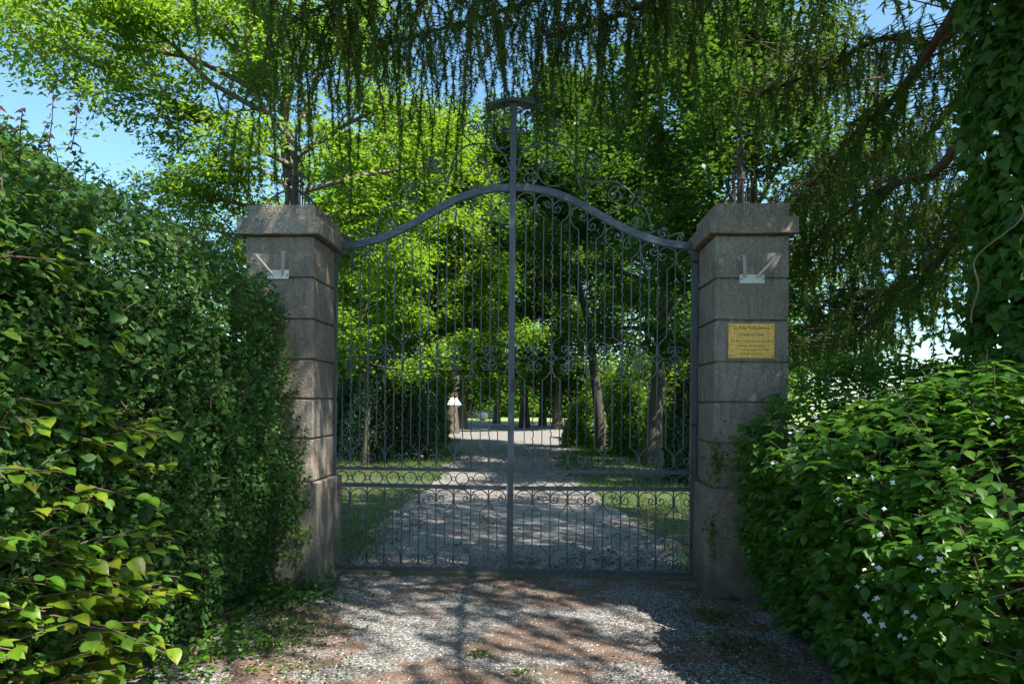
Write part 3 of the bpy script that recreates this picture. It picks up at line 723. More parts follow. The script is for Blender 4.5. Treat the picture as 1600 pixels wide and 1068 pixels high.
tree('tall green tree filling the gap above the gate crown', at(722, 38), 18, .28, .34, 5.0, 'deep', 30000, .18, .13, .32, seed=26, nlimb=20)
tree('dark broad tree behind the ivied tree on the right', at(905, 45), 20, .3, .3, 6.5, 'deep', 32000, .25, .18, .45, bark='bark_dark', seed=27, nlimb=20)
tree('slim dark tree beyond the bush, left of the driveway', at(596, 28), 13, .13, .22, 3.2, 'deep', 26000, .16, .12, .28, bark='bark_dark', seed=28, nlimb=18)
# distant wood behind the lawn reads as one mass
pos = []; 
for k in range(64):
    d = random.uniform(80, 115); px = 330 + k * 14.5 + random.uniform(-10, 10); q = D(px, 626, d); h = random.uniform(7, 13)
    if 745 < px < 800: h = 5
    pos.append(np.abs(np.array([q.x * 0, q.y * 0, h * .42]) + rnd(620) * np.array([0, 0, h * .26])) + np.array([q.x, q.y, 0]) + rnd(620) * np.array([2.6, 2.0, 0]))
for k in range(22):
    d = random.uniform(66, 76); px = 640 + k * 17 + random.uniform(-8, 8); q = D(px, 626, d); h = random.uniform(3.0, 5.5)
    c_ = np.abs(rng.normal(0, .5, 420)) * h; pos.append(np.stack([q.x + rng.normal(0, .9, 420), q.y + rng.normal(0, .9, 420), c_ + .1], 1))
pos = np.concatenate(pos); n = len(pos)
o = leaf_mass('distant_wood', pos, rnd(n, .6) + (0, 0, 1), rnd(n), .6, .45, T_RHOMB, M['maple']); o['label'] = 'far belt of green woodland beyond the lawn'

# bushes behind the gate
def bush(label, c, rx, ry, h, mat, n, ll, lw, T=T_RHOMB, name='bush', core=True, stems=10):
    t = thing(name, label, 'bush', c)
    c = np.array(c, float); u = rnd(n); u = unit(u); rr = rng.uniform(.72, 1.05, n)[:, None]; p = u * rr
    p[:, 2] = np.abs(p[:, 2]); bumpy = 1 + .18 * vnoise(u * 1.0, 5, 3.5)[:, None]; p = p * bumpy
    pos = c + p * np.array([rx, ry, h]); nrm = u + rnd(n, .5) + (0, 0, .4)
    leaf_mass('foliage', pos, nrm, rnd(n) + (0, 0, -.5), ll * rng.uniform(.6, 1.2, n), lw, T, M[mat], t)
    polys = [np.array([c + (rnd(1)[0] * np.array([.1, .1, 0])), c + np.array([cos(a) * rx * .4, sin(a) * ry * .4, h * .5]), c + np.array([cos(a) * rx * .8, sin(a) * ry * .8, h * .85])]) for a in np.linspace(0, 6, stems)]
    for pl in polys: pl[:, 2] = np.maximum(pl[:, 2], 0)
    np_obj('stems', tubes_np(polys, [np.array([.03, .02, .008])] * len(polys), 4), M['twig'], t, kind='stuff')
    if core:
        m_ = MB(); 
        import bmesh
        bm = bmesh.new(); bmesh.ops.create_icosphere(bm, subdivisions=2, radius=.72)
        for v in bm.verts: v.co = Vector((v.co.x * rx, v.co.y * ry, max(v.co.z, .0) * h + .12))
        me = bpy.data.meshes.new('shaded_core'); bm.to_mesh(me); bm.free(); me.materials.append(M['core']); o = bpy.data.objects.new('shaded_core', me); COL.objects.link(o); o.parent = t  # solid core, coloured dark as the bush's shaded inside
    return t
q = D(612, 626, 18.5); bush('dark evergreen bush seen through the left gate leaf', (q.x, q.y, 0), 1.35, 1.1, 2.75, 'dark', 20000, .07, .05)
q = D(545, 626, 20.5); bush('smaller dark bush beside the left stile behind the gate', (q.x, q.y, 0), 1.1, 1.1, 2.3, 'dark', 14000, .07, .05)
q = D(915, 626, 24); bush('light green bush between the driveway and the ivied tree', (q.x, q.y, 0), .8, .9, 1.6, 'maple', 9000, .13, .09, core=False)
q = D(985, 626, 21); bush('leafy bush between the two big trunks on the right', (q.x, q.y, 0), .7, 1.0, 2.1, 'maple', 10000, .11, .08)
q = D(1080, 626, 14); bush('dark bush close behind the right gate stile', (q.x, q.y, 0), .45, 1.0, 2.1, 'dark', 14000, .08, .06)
for px, d, rx_, h_, mt_, n_, lb in ((1052, 19, .8, 2.9, 'maple', 9000, 'tall leafy bush just right of the rough-barked tree'), (1000, 27, 1.5, 3.6, 'deep', 11000, 'dark thicket filling the gap behind the rough-barked tree'),
        (948, 29, 1.4, 3.2, 'maple', 9000, 'sunlit thicket behind the ivied trunk'), (650, 26, 1.3, 3.9, 'deep', 11000, 'dark tall bush behind the evergreen bush, left of the drive'), (575, 25, 1.6, 3.4, 'maple', 9000, 'light leafy bush behind the two dark bushes at left')):
    q = D(px, 626, d); bush(lb, (q.x, q.y, 0), rx_, rx_ * .9, h_, mt_, n_, .13, .10, core=False)
for px, d, s, lb in ((741, 62, .8, 'small round clipped bush at the far lawn, left one'), (764, 60, .9, 'wider clipped bush beside the pale boulder on the lawn'), (815, 64, .7, 'small clipped bush on the far lawn right of the centre post')):
    q = D(px, 626, d); bush(lb, (q.x, q.y, 0), s, s, s * .95, 'dark', 1500, .14, .1)
q = D(722, 626, 90)
# pale boulder, white box on trunk
mbb = MB(); q = D(755, 626, 55); q.z = 0
import bmesh
bm = bmesh.new(); bmesh.ops.create_icosphere(bm, subdivisions=2, radius=.4)
for v in bm.verts: v.co *= 1 + .12 * vnoise(np.array([tuple(v.co)]), 8, 4)[0]; v.co.z = v.co.z * .9 + .35
me = bpy.data.meshes.new('boulder'); bm.to_mesh(me); bm.free(); me.materials.append(plain('pale_stone', (.5, .48, .42), .9)); o = link('boulder', me); o.location = q
o['label'] = 'pale boulder at the edge of the far lawn'; o['category'] = 'boulder'
q = D(710, 630, 32.2)
t = thing('white_box', 'small white box with a sloping roof on the sunlit trunk', 'box', q)
wm = plain('white_paint', (.75, .72, .68), .6)
mb = MB(); mb.box((-.22, -.12, -.16), (.22, .12, -.04)); mb.build('box_body', wm, bevel=.01).parent = t
mb = MB(); n0 = 0; mb.v = [(-.30, -.2, -.06), (.32, -.2, -.06), (.32, .14, -.06), (-.30, .14, -.06), (-.2, -.1, .28), (.08, -.1, .30), (.08, .12, .30), (-.2, .12, .28)]
mb.f = [(0, 3, 2, 1), (4, 5, 6, 7), (0, 1, 5, 4), (1, 2, 6, 5), (2, 3, 7, 6), (3, 0, 4, 7)]; mb.build('roof', wm).parent = t

# ================================================================== WEEPING CONIFER overhanging the gate
TB = P(1640, 626, -1.9); TB.z = 0
con = thing('weeping_conifer', 'big weeping conifer whose hanging branches curtain the top of the picture', 'tree', TB)
tz = np.linspace(0, 15, 14); trunk = np.stack([TB.x + .02 * tz + .05 * np.sin(tz), TB.y + 0 * tz, tz], 1)
np_obj('trunk', tubes_np([trunk], [np.linspace(.30, .05, 14)], 14), M['bark_red'], con, True)
limbs = []
def lb(pts, n=6): limbs.append(np.array([tuple(p) for p in smooth_pts(pts, n)]))
T_ = lambda z: (TB.x, TB.y, z)
# limbs the photograph shows
lb([T_(5.2), tuple(P(1500, 5, -1.4)), tuple(P(1400, 150, -.6)), tuple(P(1330, 215, -.1)), tuple(P(1235, 330, .5))])
lb([T_(4.3), tuple(P(1480, 250, -1.0)), tuple(P(1390, 290, -.3)), tuple(P(1300, 350, .6)), tuple(P(1245, 400, .9))])
lb([T_(3.1), tuple(P(1530, 320, -1.3)), tuple(P(1450, 430, -.6)), tuple(P(1380, 490, .0)), tuple(P(1300, 545, .6))])
lb([T_(3.6), tuple(P(1500, 300, .2)), tuple(P(1400, 360, 1.2)), tuple(P(1300, 470, 1.8))])
lb([T_(4.6), tuple(P(1500, 150, .4)), tuple(P(1420, 230, 1.4)), tuple(P(1300, 250, 2.2)), tuple(P(1215, 330, 2.6))])
lb([T_(2.7), tuple(P(1500, 380, .2)), tuple(P(1420, 440, .9)), tuple(P(1330, 470, 1.5)), tuple(P(1250, 520, 2.0))])
lb([T_(4.9), tuple(P(1480, 60, .2)), tuple(P(1380, 60, 1.0)), tuple(P(1280, 110, 1.6)), tuple(P(1180, 150, 2.0))])
# overhead limbs above the gate
lb([T_(5.6), (2.0, -1.4, 6.0), (.8, -.8, 5.6), (-.6, -.4, 5.25), (-1.5, -.3, 5.15), (-2.0, -.2, 5.0)])
lb([T_(6.0), (2.2, -.6, 6.1), (1.0, .5, 5.9), (-.4, 1.0, 5.7), (-1.6, 1.2, 5.5)])
lb([T_(5.0), (2.6, -1.1, 5.4), (1.8, -.5, 5.3), (1.0, -.1, 5.1), (.3, .1, 5.0)])
lb([T_(5.2), (2.6, -2.6, 5.9), (1.2, -3.0, 6.0), (-.3, -3.0, 5.8), (-1.8, -2.6, 5.6)])
nvis = len(limbs)
for i in range(56):          # unseen rest of the crown, spread and density set to shade the foreground
    z = 5.9 + i * .15; az = i * 2.4 + .6; Ln = 6.2 * (1 - .10 * (z - 5.9)) * random.uniform(.75, 1.1)
    dx, dy = cos(az), sin(az)
    if -1.3 < math.atan2(dy, dx) < -.35 and random.random() < .65: continue  # limbs left out here to let sun through onto the shrub
    lb([T_(z), (TB.x + dx * Ln * .4, TB.y + dy * Ln * .4, z + .35), (TB.x + dx * Ln * .75, TB.y + dy * Ln * .75, z + .15), (TB.x + dx * Ln, TB.y + dy * Ln, z - .35)], 4)
for li_, l in enumerate(limbs): np_obj('limb', tubes_np([l], [np.linspace(.05 if li_ < nvis else .034, .010, len(l))], 6), M['bark_red'], con, True)
st_poly = []; st_r = []; NP = []; NN = []; NT = []; NW = []
def strand(p, L, dens, nl):
    m = max(3, int(L / .32)); pts = [np.array(p, float)]; d = np.array([random.gauss(0, .5), random.gauss(0, .5), -.35])
    for k in range(m):
        d = d * .62 + np.array([random.gauss(0, .07), random.gauss(0, .07), -.5]); d /= np.linalg.norm(d); pts.append(pts[-1] + d * (L / m))
    pts = np.array(pts); st_poly.append(pts); st_r.append(np.linspace(.0032, .0012, len(pts)))
    n = int(L * dens); f = rng.uniform(0.02, 1, n) * (len(pts) - 1); i0 = np.minimum(f.astype(int), len(pts) - 2); q = pts[i0] + (pts[i0 + 1] - pts[i0]) * (f - i0)[:, None]
    dd = unit(pts[i0 + 1] - pts[i0]); side = unit(rnd(n)); NP.append(q); NT.append(dd * .8 + side * .95); NN.append(unit(rnd(n)))
for li, l in enumerate(limbs):
    vis = li < nvis; seg = np.linalg.norm(np.diff(l, axis=0), axis=1); Ll = seg.sum()
    cnt = int(Ll * ((38 if li < 7 else 34) if vis else 23))
    for k in range(cnt):
        f = random.uniform(.18 if vis else .1, 1.0) ** .8; idx = f * (len(l) - 1); i0 = min(int(idx), len(l) - 2); p = l[i0] + (l[i0 + 1] - l[i0]) * (idx - i0)
        g = np.array([random.gauss(0, .24), random.gauss(0, .24), random.gauss(0, .04)]) * (1 if vis else 1.7)
        st_poly.append(np.array([p, p + g * .6, p + g])); st_r.append(np.array([.007, .005, .004]))
        if li < 7: L = random.uniform(.2, .62)
        elif vis:
            v_ = Vector(tuple(p)) - CAM; ax = v_.dot(_r) / v_.dot(_f)
            L = (abs(random.gauss(.22, .38)) + .15) * float(np.interp(ax, [-.39, -.32, -.26, -.20, -.14, -.09, -.02, .05, .12, .22, .28, .40], [1.5, 1.9, 1.3, .7, .9, 2.3, 2.1, 1.1, 1.0, 2.0, 1.4, .9])) * (.7 if p[1] < -1.5 else 1)
        else: L = random.uniform(.4, 1.1)
        strand(p + g, min(L, 1.9), 235 if vis else 46, 1); (None if vis else NW.append(len(NP) - 1))
pos = np.concatenate(NP); n = len(pos)
cut = slice(0, n)
up = np.zeros(len(NP), bool); up[NW] = True; upn = np.repeat(up, [len(a_) for a_ in NP])
leaf_mass('hanging_foliage', pos, np.concatenate(NN), np.concatenate(NT), np.where(upn, rng.uniform(.08, .13, n), rng.uniform(.035, .075, n)), np.where(upn, .03, .012), T_NEEDLE, M['needle'], con)  # needles of the unseen crown enlarged to cast denser shade
np_obj('hanging_twigs', tubes_np(st_poly, st_r, 3), M['bark_red'], con, kind='stuff')
print('needles', n, 'strands', len(st_poly))

# ================================================================== IVY on the trunk
ivy = thing('ivy', 'glossy ivy cloaking the conifer trunk at the right edge', 'climbing plant', (TB.x, TB.y, 0))
n = 12000; z = rng.uniform(.6, 6.2, n); an = rng.uniform(0, 2 * pi, n); an = np.where(rng.uniform(0, 1, n) < .55, rng.normal(-2.35, .75, n), an); bul = .52 + .10 * vnoise(np.stack([np.cos(an), np.sin(an), z], 1), 21, 2.2) + .06 * np.sin(z * 1.7)
rr = bul * rng.uniform(.82, 1.06, n)
pos = np.stack([TB.x + .02 * z + np.cos(an) * rr, TB.y + np.sin(an) * rr, z], 1); out = np.stack([np.cos(an), np.sin(an), .25 + 0 * z], 1)
nrm = out + rnd(n, .55) + (0, 0, .2); tip = rnd(n, .5) + (0, 0, -.9); L = rng.uniform(.05, .11, n)
cv = np.array(CAM); facing = np.sum((pos - cv) * out, 1) < 0
dist = np.linalg.norm(pos - cv, axis=1); score = L / dist + (facing & (z < 4.3)) * 1 + (rr > bul * .99) * 1
sel = np.zeros(n, bool); sel[np.argsort(-score)[:300]] = True
leaf_objects('leaf', pos[sel], nrm[sel], tip[sel], L[sel], L[sel] * 1.0, T_IVY, M['ivy'], ivy)
leaf_mass('leaf_mass', pos[~sel], nrm[~sel], tip[~sel], L[~sel], L[~sel], T_IVY, M['ivy'], ivy)
IP = np.concatenate([np.array(l[3:]) + rnd(len(l) - 3, .05) for l in (limbs[2], limbs[8 - 3], limbs[3]) for _ in range(10)]); IP = IP + rnd(len(IP)) * (.18, .2, .2) + (.15, 0, -.1)
leaf_mass('leaf_mass', IP, rnd(len(IP), .4) + (-.3, -.8, .4), rnd(len(IP), .4) + (0, 0, -1), rng.uniform(.05, .09, len(IP)), .07, T_IVY, M['ivy'], ivy)
for k, (a0, z0, z1) in enumerate(((-2.75, 2.1, 2.75), (-2.3, 1.75, 2.6), (-1.9, 2.5, 3.4), (-2.6, 3.3, 4.3))):
    zz = np.linspace(z0, z1, 18); aa = a0 + .22 * np.sin(zz * 5 + k) + .08 * np.sin(zz * 17 + k) + (.5 * (zz - z0) if k % 2 else 0); rr_ = .60 + .04 * np.sin(zz * 11 + k)
    l = np.stack([TB.x + .02 * zz + np.cos(aa) * rr_, TB.y + np.sin(aa) * rr_, zz], 1)
    np_obj('vine_stem', tubes_np([l], [np.linspace(.007, .003, 18)], 5), M['vine'], ivy, True)

# ================================================================== LEFT HEDGE
def sheet_leaves(n, fn, shell):
    """fn(n)->pos,out ; leaves lie in a shell behind the surface"""
    pos, out = fn(n); dep = rng.uniform(0, 1, n) ** 1.6 * shell; return pos - out * dep[:, None], out, dep
def hedge_fn(y0, y1, zmax=2.95, zmin=.05):
    def f(n):
        y = rng.uniform(y0, y1, n); u = rng.uniform(0, 1, n)
        s = u * (zmax + 1.3)                     # arc length: up the face, then over the top
        top = 2.62 + .32 * np.clip((-y - .6) / 2.2, 0, 1)
        z = np.minimum(s * 1.0 + zmin, top); over = np.maximum(s + zmin - top, 0)
        x = -2.12 + .36 * np.sin(np.clip(z / top, 0, 1) * pi * .85) ** .8 + .07 * np.clip((y + 1.9) / 1.1, 0, 1) - (.20 + .3 * np.clip((-y - 1.2) / 1.5, 0, 1)) * np.clip((z - top + .45) / .45, 0, 1) ** 2 - over
        nn = vnoise(np.stack([0 * y, y, z], 1), 31, 1.6) * .09 + vnoise(np.stack([0 * y, y, z], 1), 32, 4.2) * .12 + vnoise(np.stack([0 * y, y, z], 1), 33, 11) * .04
        x = x + nn; z = z + nn * (over > 0)
        out = np.stack([np.where(over > 0, .2, 1.0), -.25 + 0 * y, np.where(over > 0, 1.0, .25 * (z - 1) / 1.5)], 1)
        return np.stack([x, y, z], 1), unit(out)
    return f
hed = thing('hedge', 'tall clipped mixed hedge of small leaves left of the gate', 'hedge', (-2.4, -3.2, 0))
pos, out, dep = sheet_leaves(104000, hedge_fn(-5.2, -.66), .32)
kp = (vnoise(pos, 35, 3.2) + .5 * vnoise(pos, 36, 9)) > rng.uniform(-1.5, 0.0, len(pos)); kp &= (pos[:, 0] > -2.9) & (pos[:, 2] > .12 + .12 * vnoise(pos, 37, 6)); pos, out, dep = pos[kp], out[kp], dep[kp]; n = len(pos)
dy = np.clip((-pos[:, 1] - .6) / 4, 0, 1); L = (.024 + .015 * rng.uniform(0, 1, n) + .009 * dy)
big = rng.uniform(0, 1, n) < .04 + .10 * dy; L = np.where(big, L * 1.6, L)
nrm = out * .7 + rnd(n, .6) + (0, 0, .7); tip = rnd(n, .8) + (0, 0, -.3)
leaf_mass('leaf_mass', pos, nrm, tip, L, L * .75, T_RHOMB, M['hedge'], hed)
sp0, so, _ = sheet_leaves(900, hedge_fn(-4.6, -.68), .02); sp0 = sp0[sp0[:, 0] > -2.7]; so = so[:len(sp0)] * 0 + (.6, -.1, .55); sl = rng.uniform(.04, .18, len(sp0)); sd_ = unit(so + rnd(len(sp0), .35))
SPR = [np.array([p - d * .08, p + d * l * .5, p + d * l + (0, 0, -.02)]) for p, d, l in zip(sp0, sd_, sl)]
np_obj('sprigs', tubes_np(SPR, [np.array([.0035, .003, .0015])] * len(SPR), 3), M['twig'], hed, kind='stuff')
ii = np.repeat(np.arange(len(sp0)), 9); ff = rng.uniform(.1, 1.05, len(ii)); pq = sp0[ii] + sd_[ii] * (sl[ii] * ff)[:, None]; tq = rnd(len(ii), .8) + sd_[ii] * .7
lq = rng.uniform(.022, .045, len(ii)); leaf_mass('leaf_mass', pq, rnd(len(ii), .5) + (.2, -.1, .8), tq, lq, lq * .75, T_FOLD, M['hedge'], hed)
# a few hundred of the larger leaves singly
pos, out, dep = sheet_leaves(300, hedge_fn(-3.4, -1.0), .03); n = 300; nrm = out + rnd(n, .35) + (0, 0, .5); L = rng.uniform(.055, .085, n)
leaf_objects('leaf', pos + out * .02, nrm, rnd(n, .6) + (0, -.2, -.4), L, L * .8, T_OVAL, M['hedge'], hed)
# solid dark filler for the twigs, inner shade put into its colour
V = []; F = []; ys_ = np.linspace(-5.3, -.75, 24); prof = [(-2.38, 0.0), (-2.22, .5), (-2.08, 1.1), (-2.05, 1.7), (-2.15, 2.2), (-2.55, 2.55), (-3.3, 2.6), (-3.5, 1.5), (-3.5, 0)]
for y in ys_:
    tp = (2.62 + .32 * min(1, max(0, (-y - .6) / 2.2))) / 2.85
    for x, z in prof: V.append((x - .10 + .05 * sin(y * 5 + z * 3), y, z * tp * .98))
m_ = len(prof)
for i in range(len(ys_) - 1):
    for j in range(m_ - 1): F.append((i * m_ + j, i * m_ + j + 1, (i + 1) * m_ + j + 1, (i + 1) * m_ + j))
np_obj('shaded_core', (np.array(V), np.array(F)), M['core'], hed)
# end face toward the pillar
n = 6000; pos = np.stack([rng.uniform(-3.3, -1.95, n), rng.uniform(-.78, -.66, n), rng.uniform(.3, 2.62, n)], 1); pos[:, 0] = np.minimum(pos[:, 0], -1.9 - .0 * pos[:, 0])
leaf_mass('leaf_mass', pos, rnd(n, .5) + (0, 1, .4), rnd(n), .035, .026, T_FOLD, M['hedge'], hed)
polys = []
for k in range(160):
    y = random.uniform(-4.8, -.8); a = np.array([-2.3, y, random.uniform(.05, .3)]); b = a + np.array([random.uniform(.0, .25), random.gauss(0, .2), random.uniform(.5, 1.0)]); polys.append(np.array([a, (a + b) / 2 + rnd(1, .04)[0], b]))
np_obj('stems', tubes_np(polys, [np.array([.009, .007, .003])] * len(polys), 4), M['vine'], hed, kind='stuff')

# big-leaved shrub pushing out of the hedge at the near left
dog = thing('broad_leaved_shrub', 'shrub with large yellow-green leaves pushing out of the hedge at far left', 'shrub', (-2.05, -3.6, 0))
AN = []; SP = []
for k in range(210):
    y = random.uniform(-4.5, -2.95); z = random.choice([random.uniform(.05, 1.75), random.uniform(.1, 1.3), random.uniform(.5, 1.6), random.uniform(.2, 1.5)])
    if k % 9 == 0: z = random.uniform(1.7, 2.7); y = random.uniform(-4.4, -3.3)
    w_ = max(0, 1 - (y + 4.4) / 2.1)
    x = -1.70 + .08 * w_ + random.uniform(-.06, .12) - .5 * max(0, z - 2.2) - .25 * max(0, .5 - z)
    L = random.uniform(.25, .5); dx = np.array([random.uniform(.2, .7), random.uniform(-.1, 1.0), random.uniform(-.15, .3)]); dx /= np.linalg.norm(dx)
    p0 = np.array([x - .35, y, z]); p1 = p0 + dx * L; SP.append(np.array([p0, (p0 + p1) / 2 + (0, 0, .03), p1 - (0, 0, .02)]))
    for m_ in range(9):
        f = .25 + .75 * m_ / 8; AN.append((p0 + (p1 - p0) * f, dx, (-1) ** m_))
pos = np.array([a for a, _, _ in AN]); dxs = np.array([d for _, d, _ in AN]); sg = np.array([s for _, _, s in AN])
n = len(pos); side = unit(np.cross(dxs, np.array([0, 0, 1.0]))) * sg[:, None]; pos = pos + rnd(n, .008)
nrm = rnd(n, .22) + (.15, -.1, 1.0); tip = side * .8 + dxs * .7 + (0, 0, -.25) + rnd(n, .12); L = rng.uniform(.045, .10, n) * np.clip(.7 + .2 * (pos[:, 1] + 4.4), .7, 1.05)
dist = np.linalg.norm(pos - cv, axis=1); sel = np.zeros(n, bool); sel[np.argsort(-(L / dist + (pos[:, 1] > -4.0) * .02))[:300]] = True
leaf_objects('leaf', pos[sel], nrm[sel], tip[sel], L[sel], L[sel] * .8, T_OVAL, M['broad'], dog)
leaf_mass('leaf_mass', pos[~sel], nrm[~sel], tip[~sel], L[~sel], L[~sel] * .8, T_OVM, M['broad'], dog)
np_obj('stems', tubes_np(SP, [np.array([.006, .004, .002])] * len(SP), 4), M['twig'], dog, kind='stuff')

# reddish shoots standing above the hedge
for (px, y0, y1, lbn) in ((8, 215, 150, 'leftmost'), (38, 205, 168, 'second'), (88, 215, 130, 'third and tallest'), (125, 205, 158, 'rightmost')):
    a = D(px - 14, y0 + 30, 3.6 + px * .006); b = D(px + random.uniform(-12, 12), y1, 3.6 + px * .006); a = Vector(a); 
    sh = thing('red_tipped_shoot', lbn + ' thin red-tipped shoot standing above the hedge against the sky', 'shoot', a, 'red shoots above the hedge')
    l = np.array([tuple(a), tuple((a + b) / 2 + Vector((.01, 0, 0))), tuple(b)]); np_obj('stem', tubes_np([l], [np.array([.004, .003, .002])], 5), M['red'], sh)
    for k in range(13):
        f = 1 - k * .085 + random.uniform(-.03, .03); p = np.array(a) * (1 - f) + np.array(b) * f; s = -1 if k % 2 else 1
        leaf_objects('leaf', p[None], np.array([[random.gauss(0, .4), -.9, random.uniform(.1, .8)]]), np.array([[s * random.uniform(.3, 1), random.uniform(-.3, .3), random.uniform(-.9, .25)]]), .035 + .02 * (1 - f) + .01 * random.random(), .028, T_IVY, M['red'], sh, 1)

# ================================================================== RIGHT SHRUB with white flowers
shb = thing('flowering_shrub', 'big green shrub with small white flowers right of the gate', 'shrub', (2.7, -2.9, 0))
def shrub_fn(y0, y1):
    def f(n):
        y = rng.uniform(y0, y1, n); u = rng.uniform(0, 1, n); s = u * 3.4
        top = 1.46 + .44 * np.clip((y + 3.4) / 2, 0, 1) + .05 * np.sin(y * 1.7 + 1) + .06 * np.sin(y * 4.1); 
        ph = np.clip(s / top, 0, 1); over = np.maximum(s - top, 0)
        z = .02 + ph * top - .25 * np.clip((ph - .8) / .2, 0, 1) * 0
        x = 2.02 - .24 * np.sin(ph * pi * .75) ** 1.0 + .62 * np.clip((ph - .62) / .38, 0, 1) ** 2 + over
        x = x + .32 * np.clip((-.9 - y) / 1.2, 0, 1) * 0
        nn = vnoise(np.stack([0 * y, y, z], 1), 41, 1.9) * .14 + vnoise(np.stack([0 * y, y, z], 1), 42, 5) * .06
        out = np.stack([np.where(over > 0, -.1, -1.0 + .5 * ph), -.35 + 0 * y, np.where(over > 0, 1.0, .15 + .7 * ph ** 3)], 1)
        out = unit(out); p = np.stack([x, y, z], 1) + out * nn[:, None]; return p, out
    return f
sf = shrub_fn(-5.4, -.85)
na = 6100; pa, oa, dep = sheet_leaves(na, sf, .32)
pa = pa; dirs = unit(oa * .8 + rnd(na, .45) + (0, 0, .15)); perk = 6; n = na * perk
idx = np.repeat(np.arange(na), perk); mth = np.tile(np.arange(perk), na); sg = np.where(mth % 2, 1, -1)
dx = dirs[idx]; pos = pa[idx] + dx * ((mth // 2) * .045)[:, None]
side = unit(np.cross(dx, np.array([0, 0, 1.0])[None])) * sg[:, None]
nrm = rnd(n, .25) + oa[idx] * .35 + (0, 0, .9); tip = side * .8 + dx * .6 + (0, 0, -.55) + rnd(n, .15); L = rng.uniform(.04, .085, n) * np.clip(.62 + .14 * (pos[:, 1] + 5.2), .62, 1)
dist = np.linalg.norm(pos - cv, axis=1); vis = (dep[idx] < .02) & (pos[:, 1] > -4.2); score = L / dist + vis * .05; sel = np.zeros(n, bool); sel[np.argsort(-score)[:300]] = True
leaf_objects('leaf', pos[sel], nrm[sel], tip[sel], L[sel], L[sel] * .85, T_OVAL, M['shrub'], shb)
nearl = ~sel & (dep[idx] < .10) & (pos[:, 1] > -4.4) & (pos[:, 1] < -1.6); rest = ~sel & ~nearl
leaf_mass('leaf_mass', pos[nearl], nrm[nearl], tip[nearl], L[nearl], L[nearl] * .8, T_OVM, M['shrub'], shb)
leaf_mass('leaf_mass', pos[rest], nrm[rest], tip[rest], L[rest], L[rest] * .8, T_FOLD, M['shrub'], shb)
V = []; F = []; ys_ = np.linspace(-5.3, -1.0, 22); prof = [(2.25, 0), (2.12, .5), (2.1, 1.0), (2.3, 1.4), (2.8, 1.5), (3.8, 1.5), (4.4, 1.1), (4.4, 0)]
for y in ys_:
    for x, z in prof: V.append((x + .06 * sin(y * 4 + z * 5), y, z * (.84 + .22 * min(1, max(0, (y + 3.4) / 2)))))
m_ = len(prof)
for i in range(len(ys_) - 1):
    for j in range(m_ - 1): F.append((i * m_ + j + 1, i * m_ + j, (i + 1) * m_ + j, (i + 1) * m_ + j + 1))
np_obj('shaded_core', (np.array(V), np.array(F)), M['core'], shb)  # solid filler behind the leaves, interior shade painted in its colour
polys = [np.stack([p, p + d * .12 + (0, 0, .02), p + d * .25]) for p, d in zip(pa[:900] - oa[:900] * .1, dirs[:900])]
np_obj('stems', tubes_np(polys, [np.array([.005, .004, .002])] * len(polys), 4), M['twig'], shb, kind='stuff')
# flowers: four-petalled, where the photograph shows them
fl = [(1278, 631), (1268, 654), (1287, 650), (1318, 620), (1241, 678), (1204, 711), (1232, 718), (1292, 695), (1294, 714), (1326, 743), (1362, 743), (1397, 757), (1320, 782), (1397, 800), (1365, 832), (1375, 835), (1289, 860), (1350, 872), (1356, 878), (1381, 886), (1375, 890), (1436, 867), (1452, 880), (1458, 886), (1464, 897), (1345, 913), (1368, 943), (1362, 965), (1372, 968), (1378, 979), (1394, 974), (1409, 990), (1416, 993), (1408, 953), (1420, 958), (1548, 660), (1560, 652)]
pm = npmesh('flower', *(lambda Vv, Ff: (Vv, Ff))(*scatter(np.zeros((4, 3)), np.array([[.0, 0, 1.]] * 4) + .1, np.array([[1, 0, .2], [0, 1, .2], [-1, 0, .2], [0, -1, .2]], float), .021, .016, T_OVAL)), M['petal'])
fl = [(a_ + random.uniform(-7, 7), b_ + random.uniform(-6, 6)) for a_, b_ in fl for _ in range(random.choice((1, 1, 2)))]
for px, py in fl:
    for s in range(4):
        yy = np.linspace(-5, -.9, 300); d = None; best = None
        # walk the sight line until it meets the shrub's face
        rv = ray(px, py); tt = np.linspace(.6, 6, 400)
        pp = np.array(CAM)[None] + np.array(rv)[None] / FPX * tt[:, None]
        z = pp[:, 2]; y = pp[:, 1]; top = 1.46 + .44 * np.clip((y + 3.4) / 2, 0, 1); ph = np.clip(z / top, 0, 1); xs_ = 2.02 - .24 * np.sin(ph * pi * .75) + .62 * np.clip((ph - .62) / .38, 0, 1) ** 2 - .09
        hit = np.argmax(pp[:, 0] > xs_)
        p = pp[hit] + rnd(1, .015)[0]
        break
    o = bpy.data.objects.new('flower', pm); COL.objects.link(o); o.parent = shb; o.location = Vector(p) - Vector(shb.location)
    o.rotation_euler = (radians(55 + random.gauss(0, 20)), random.gauss(0, .3), radians(-50 + random.gauss(0, 25))); s_ = random.uniform(.45, .75); o.scale = (s_, s_, s_)

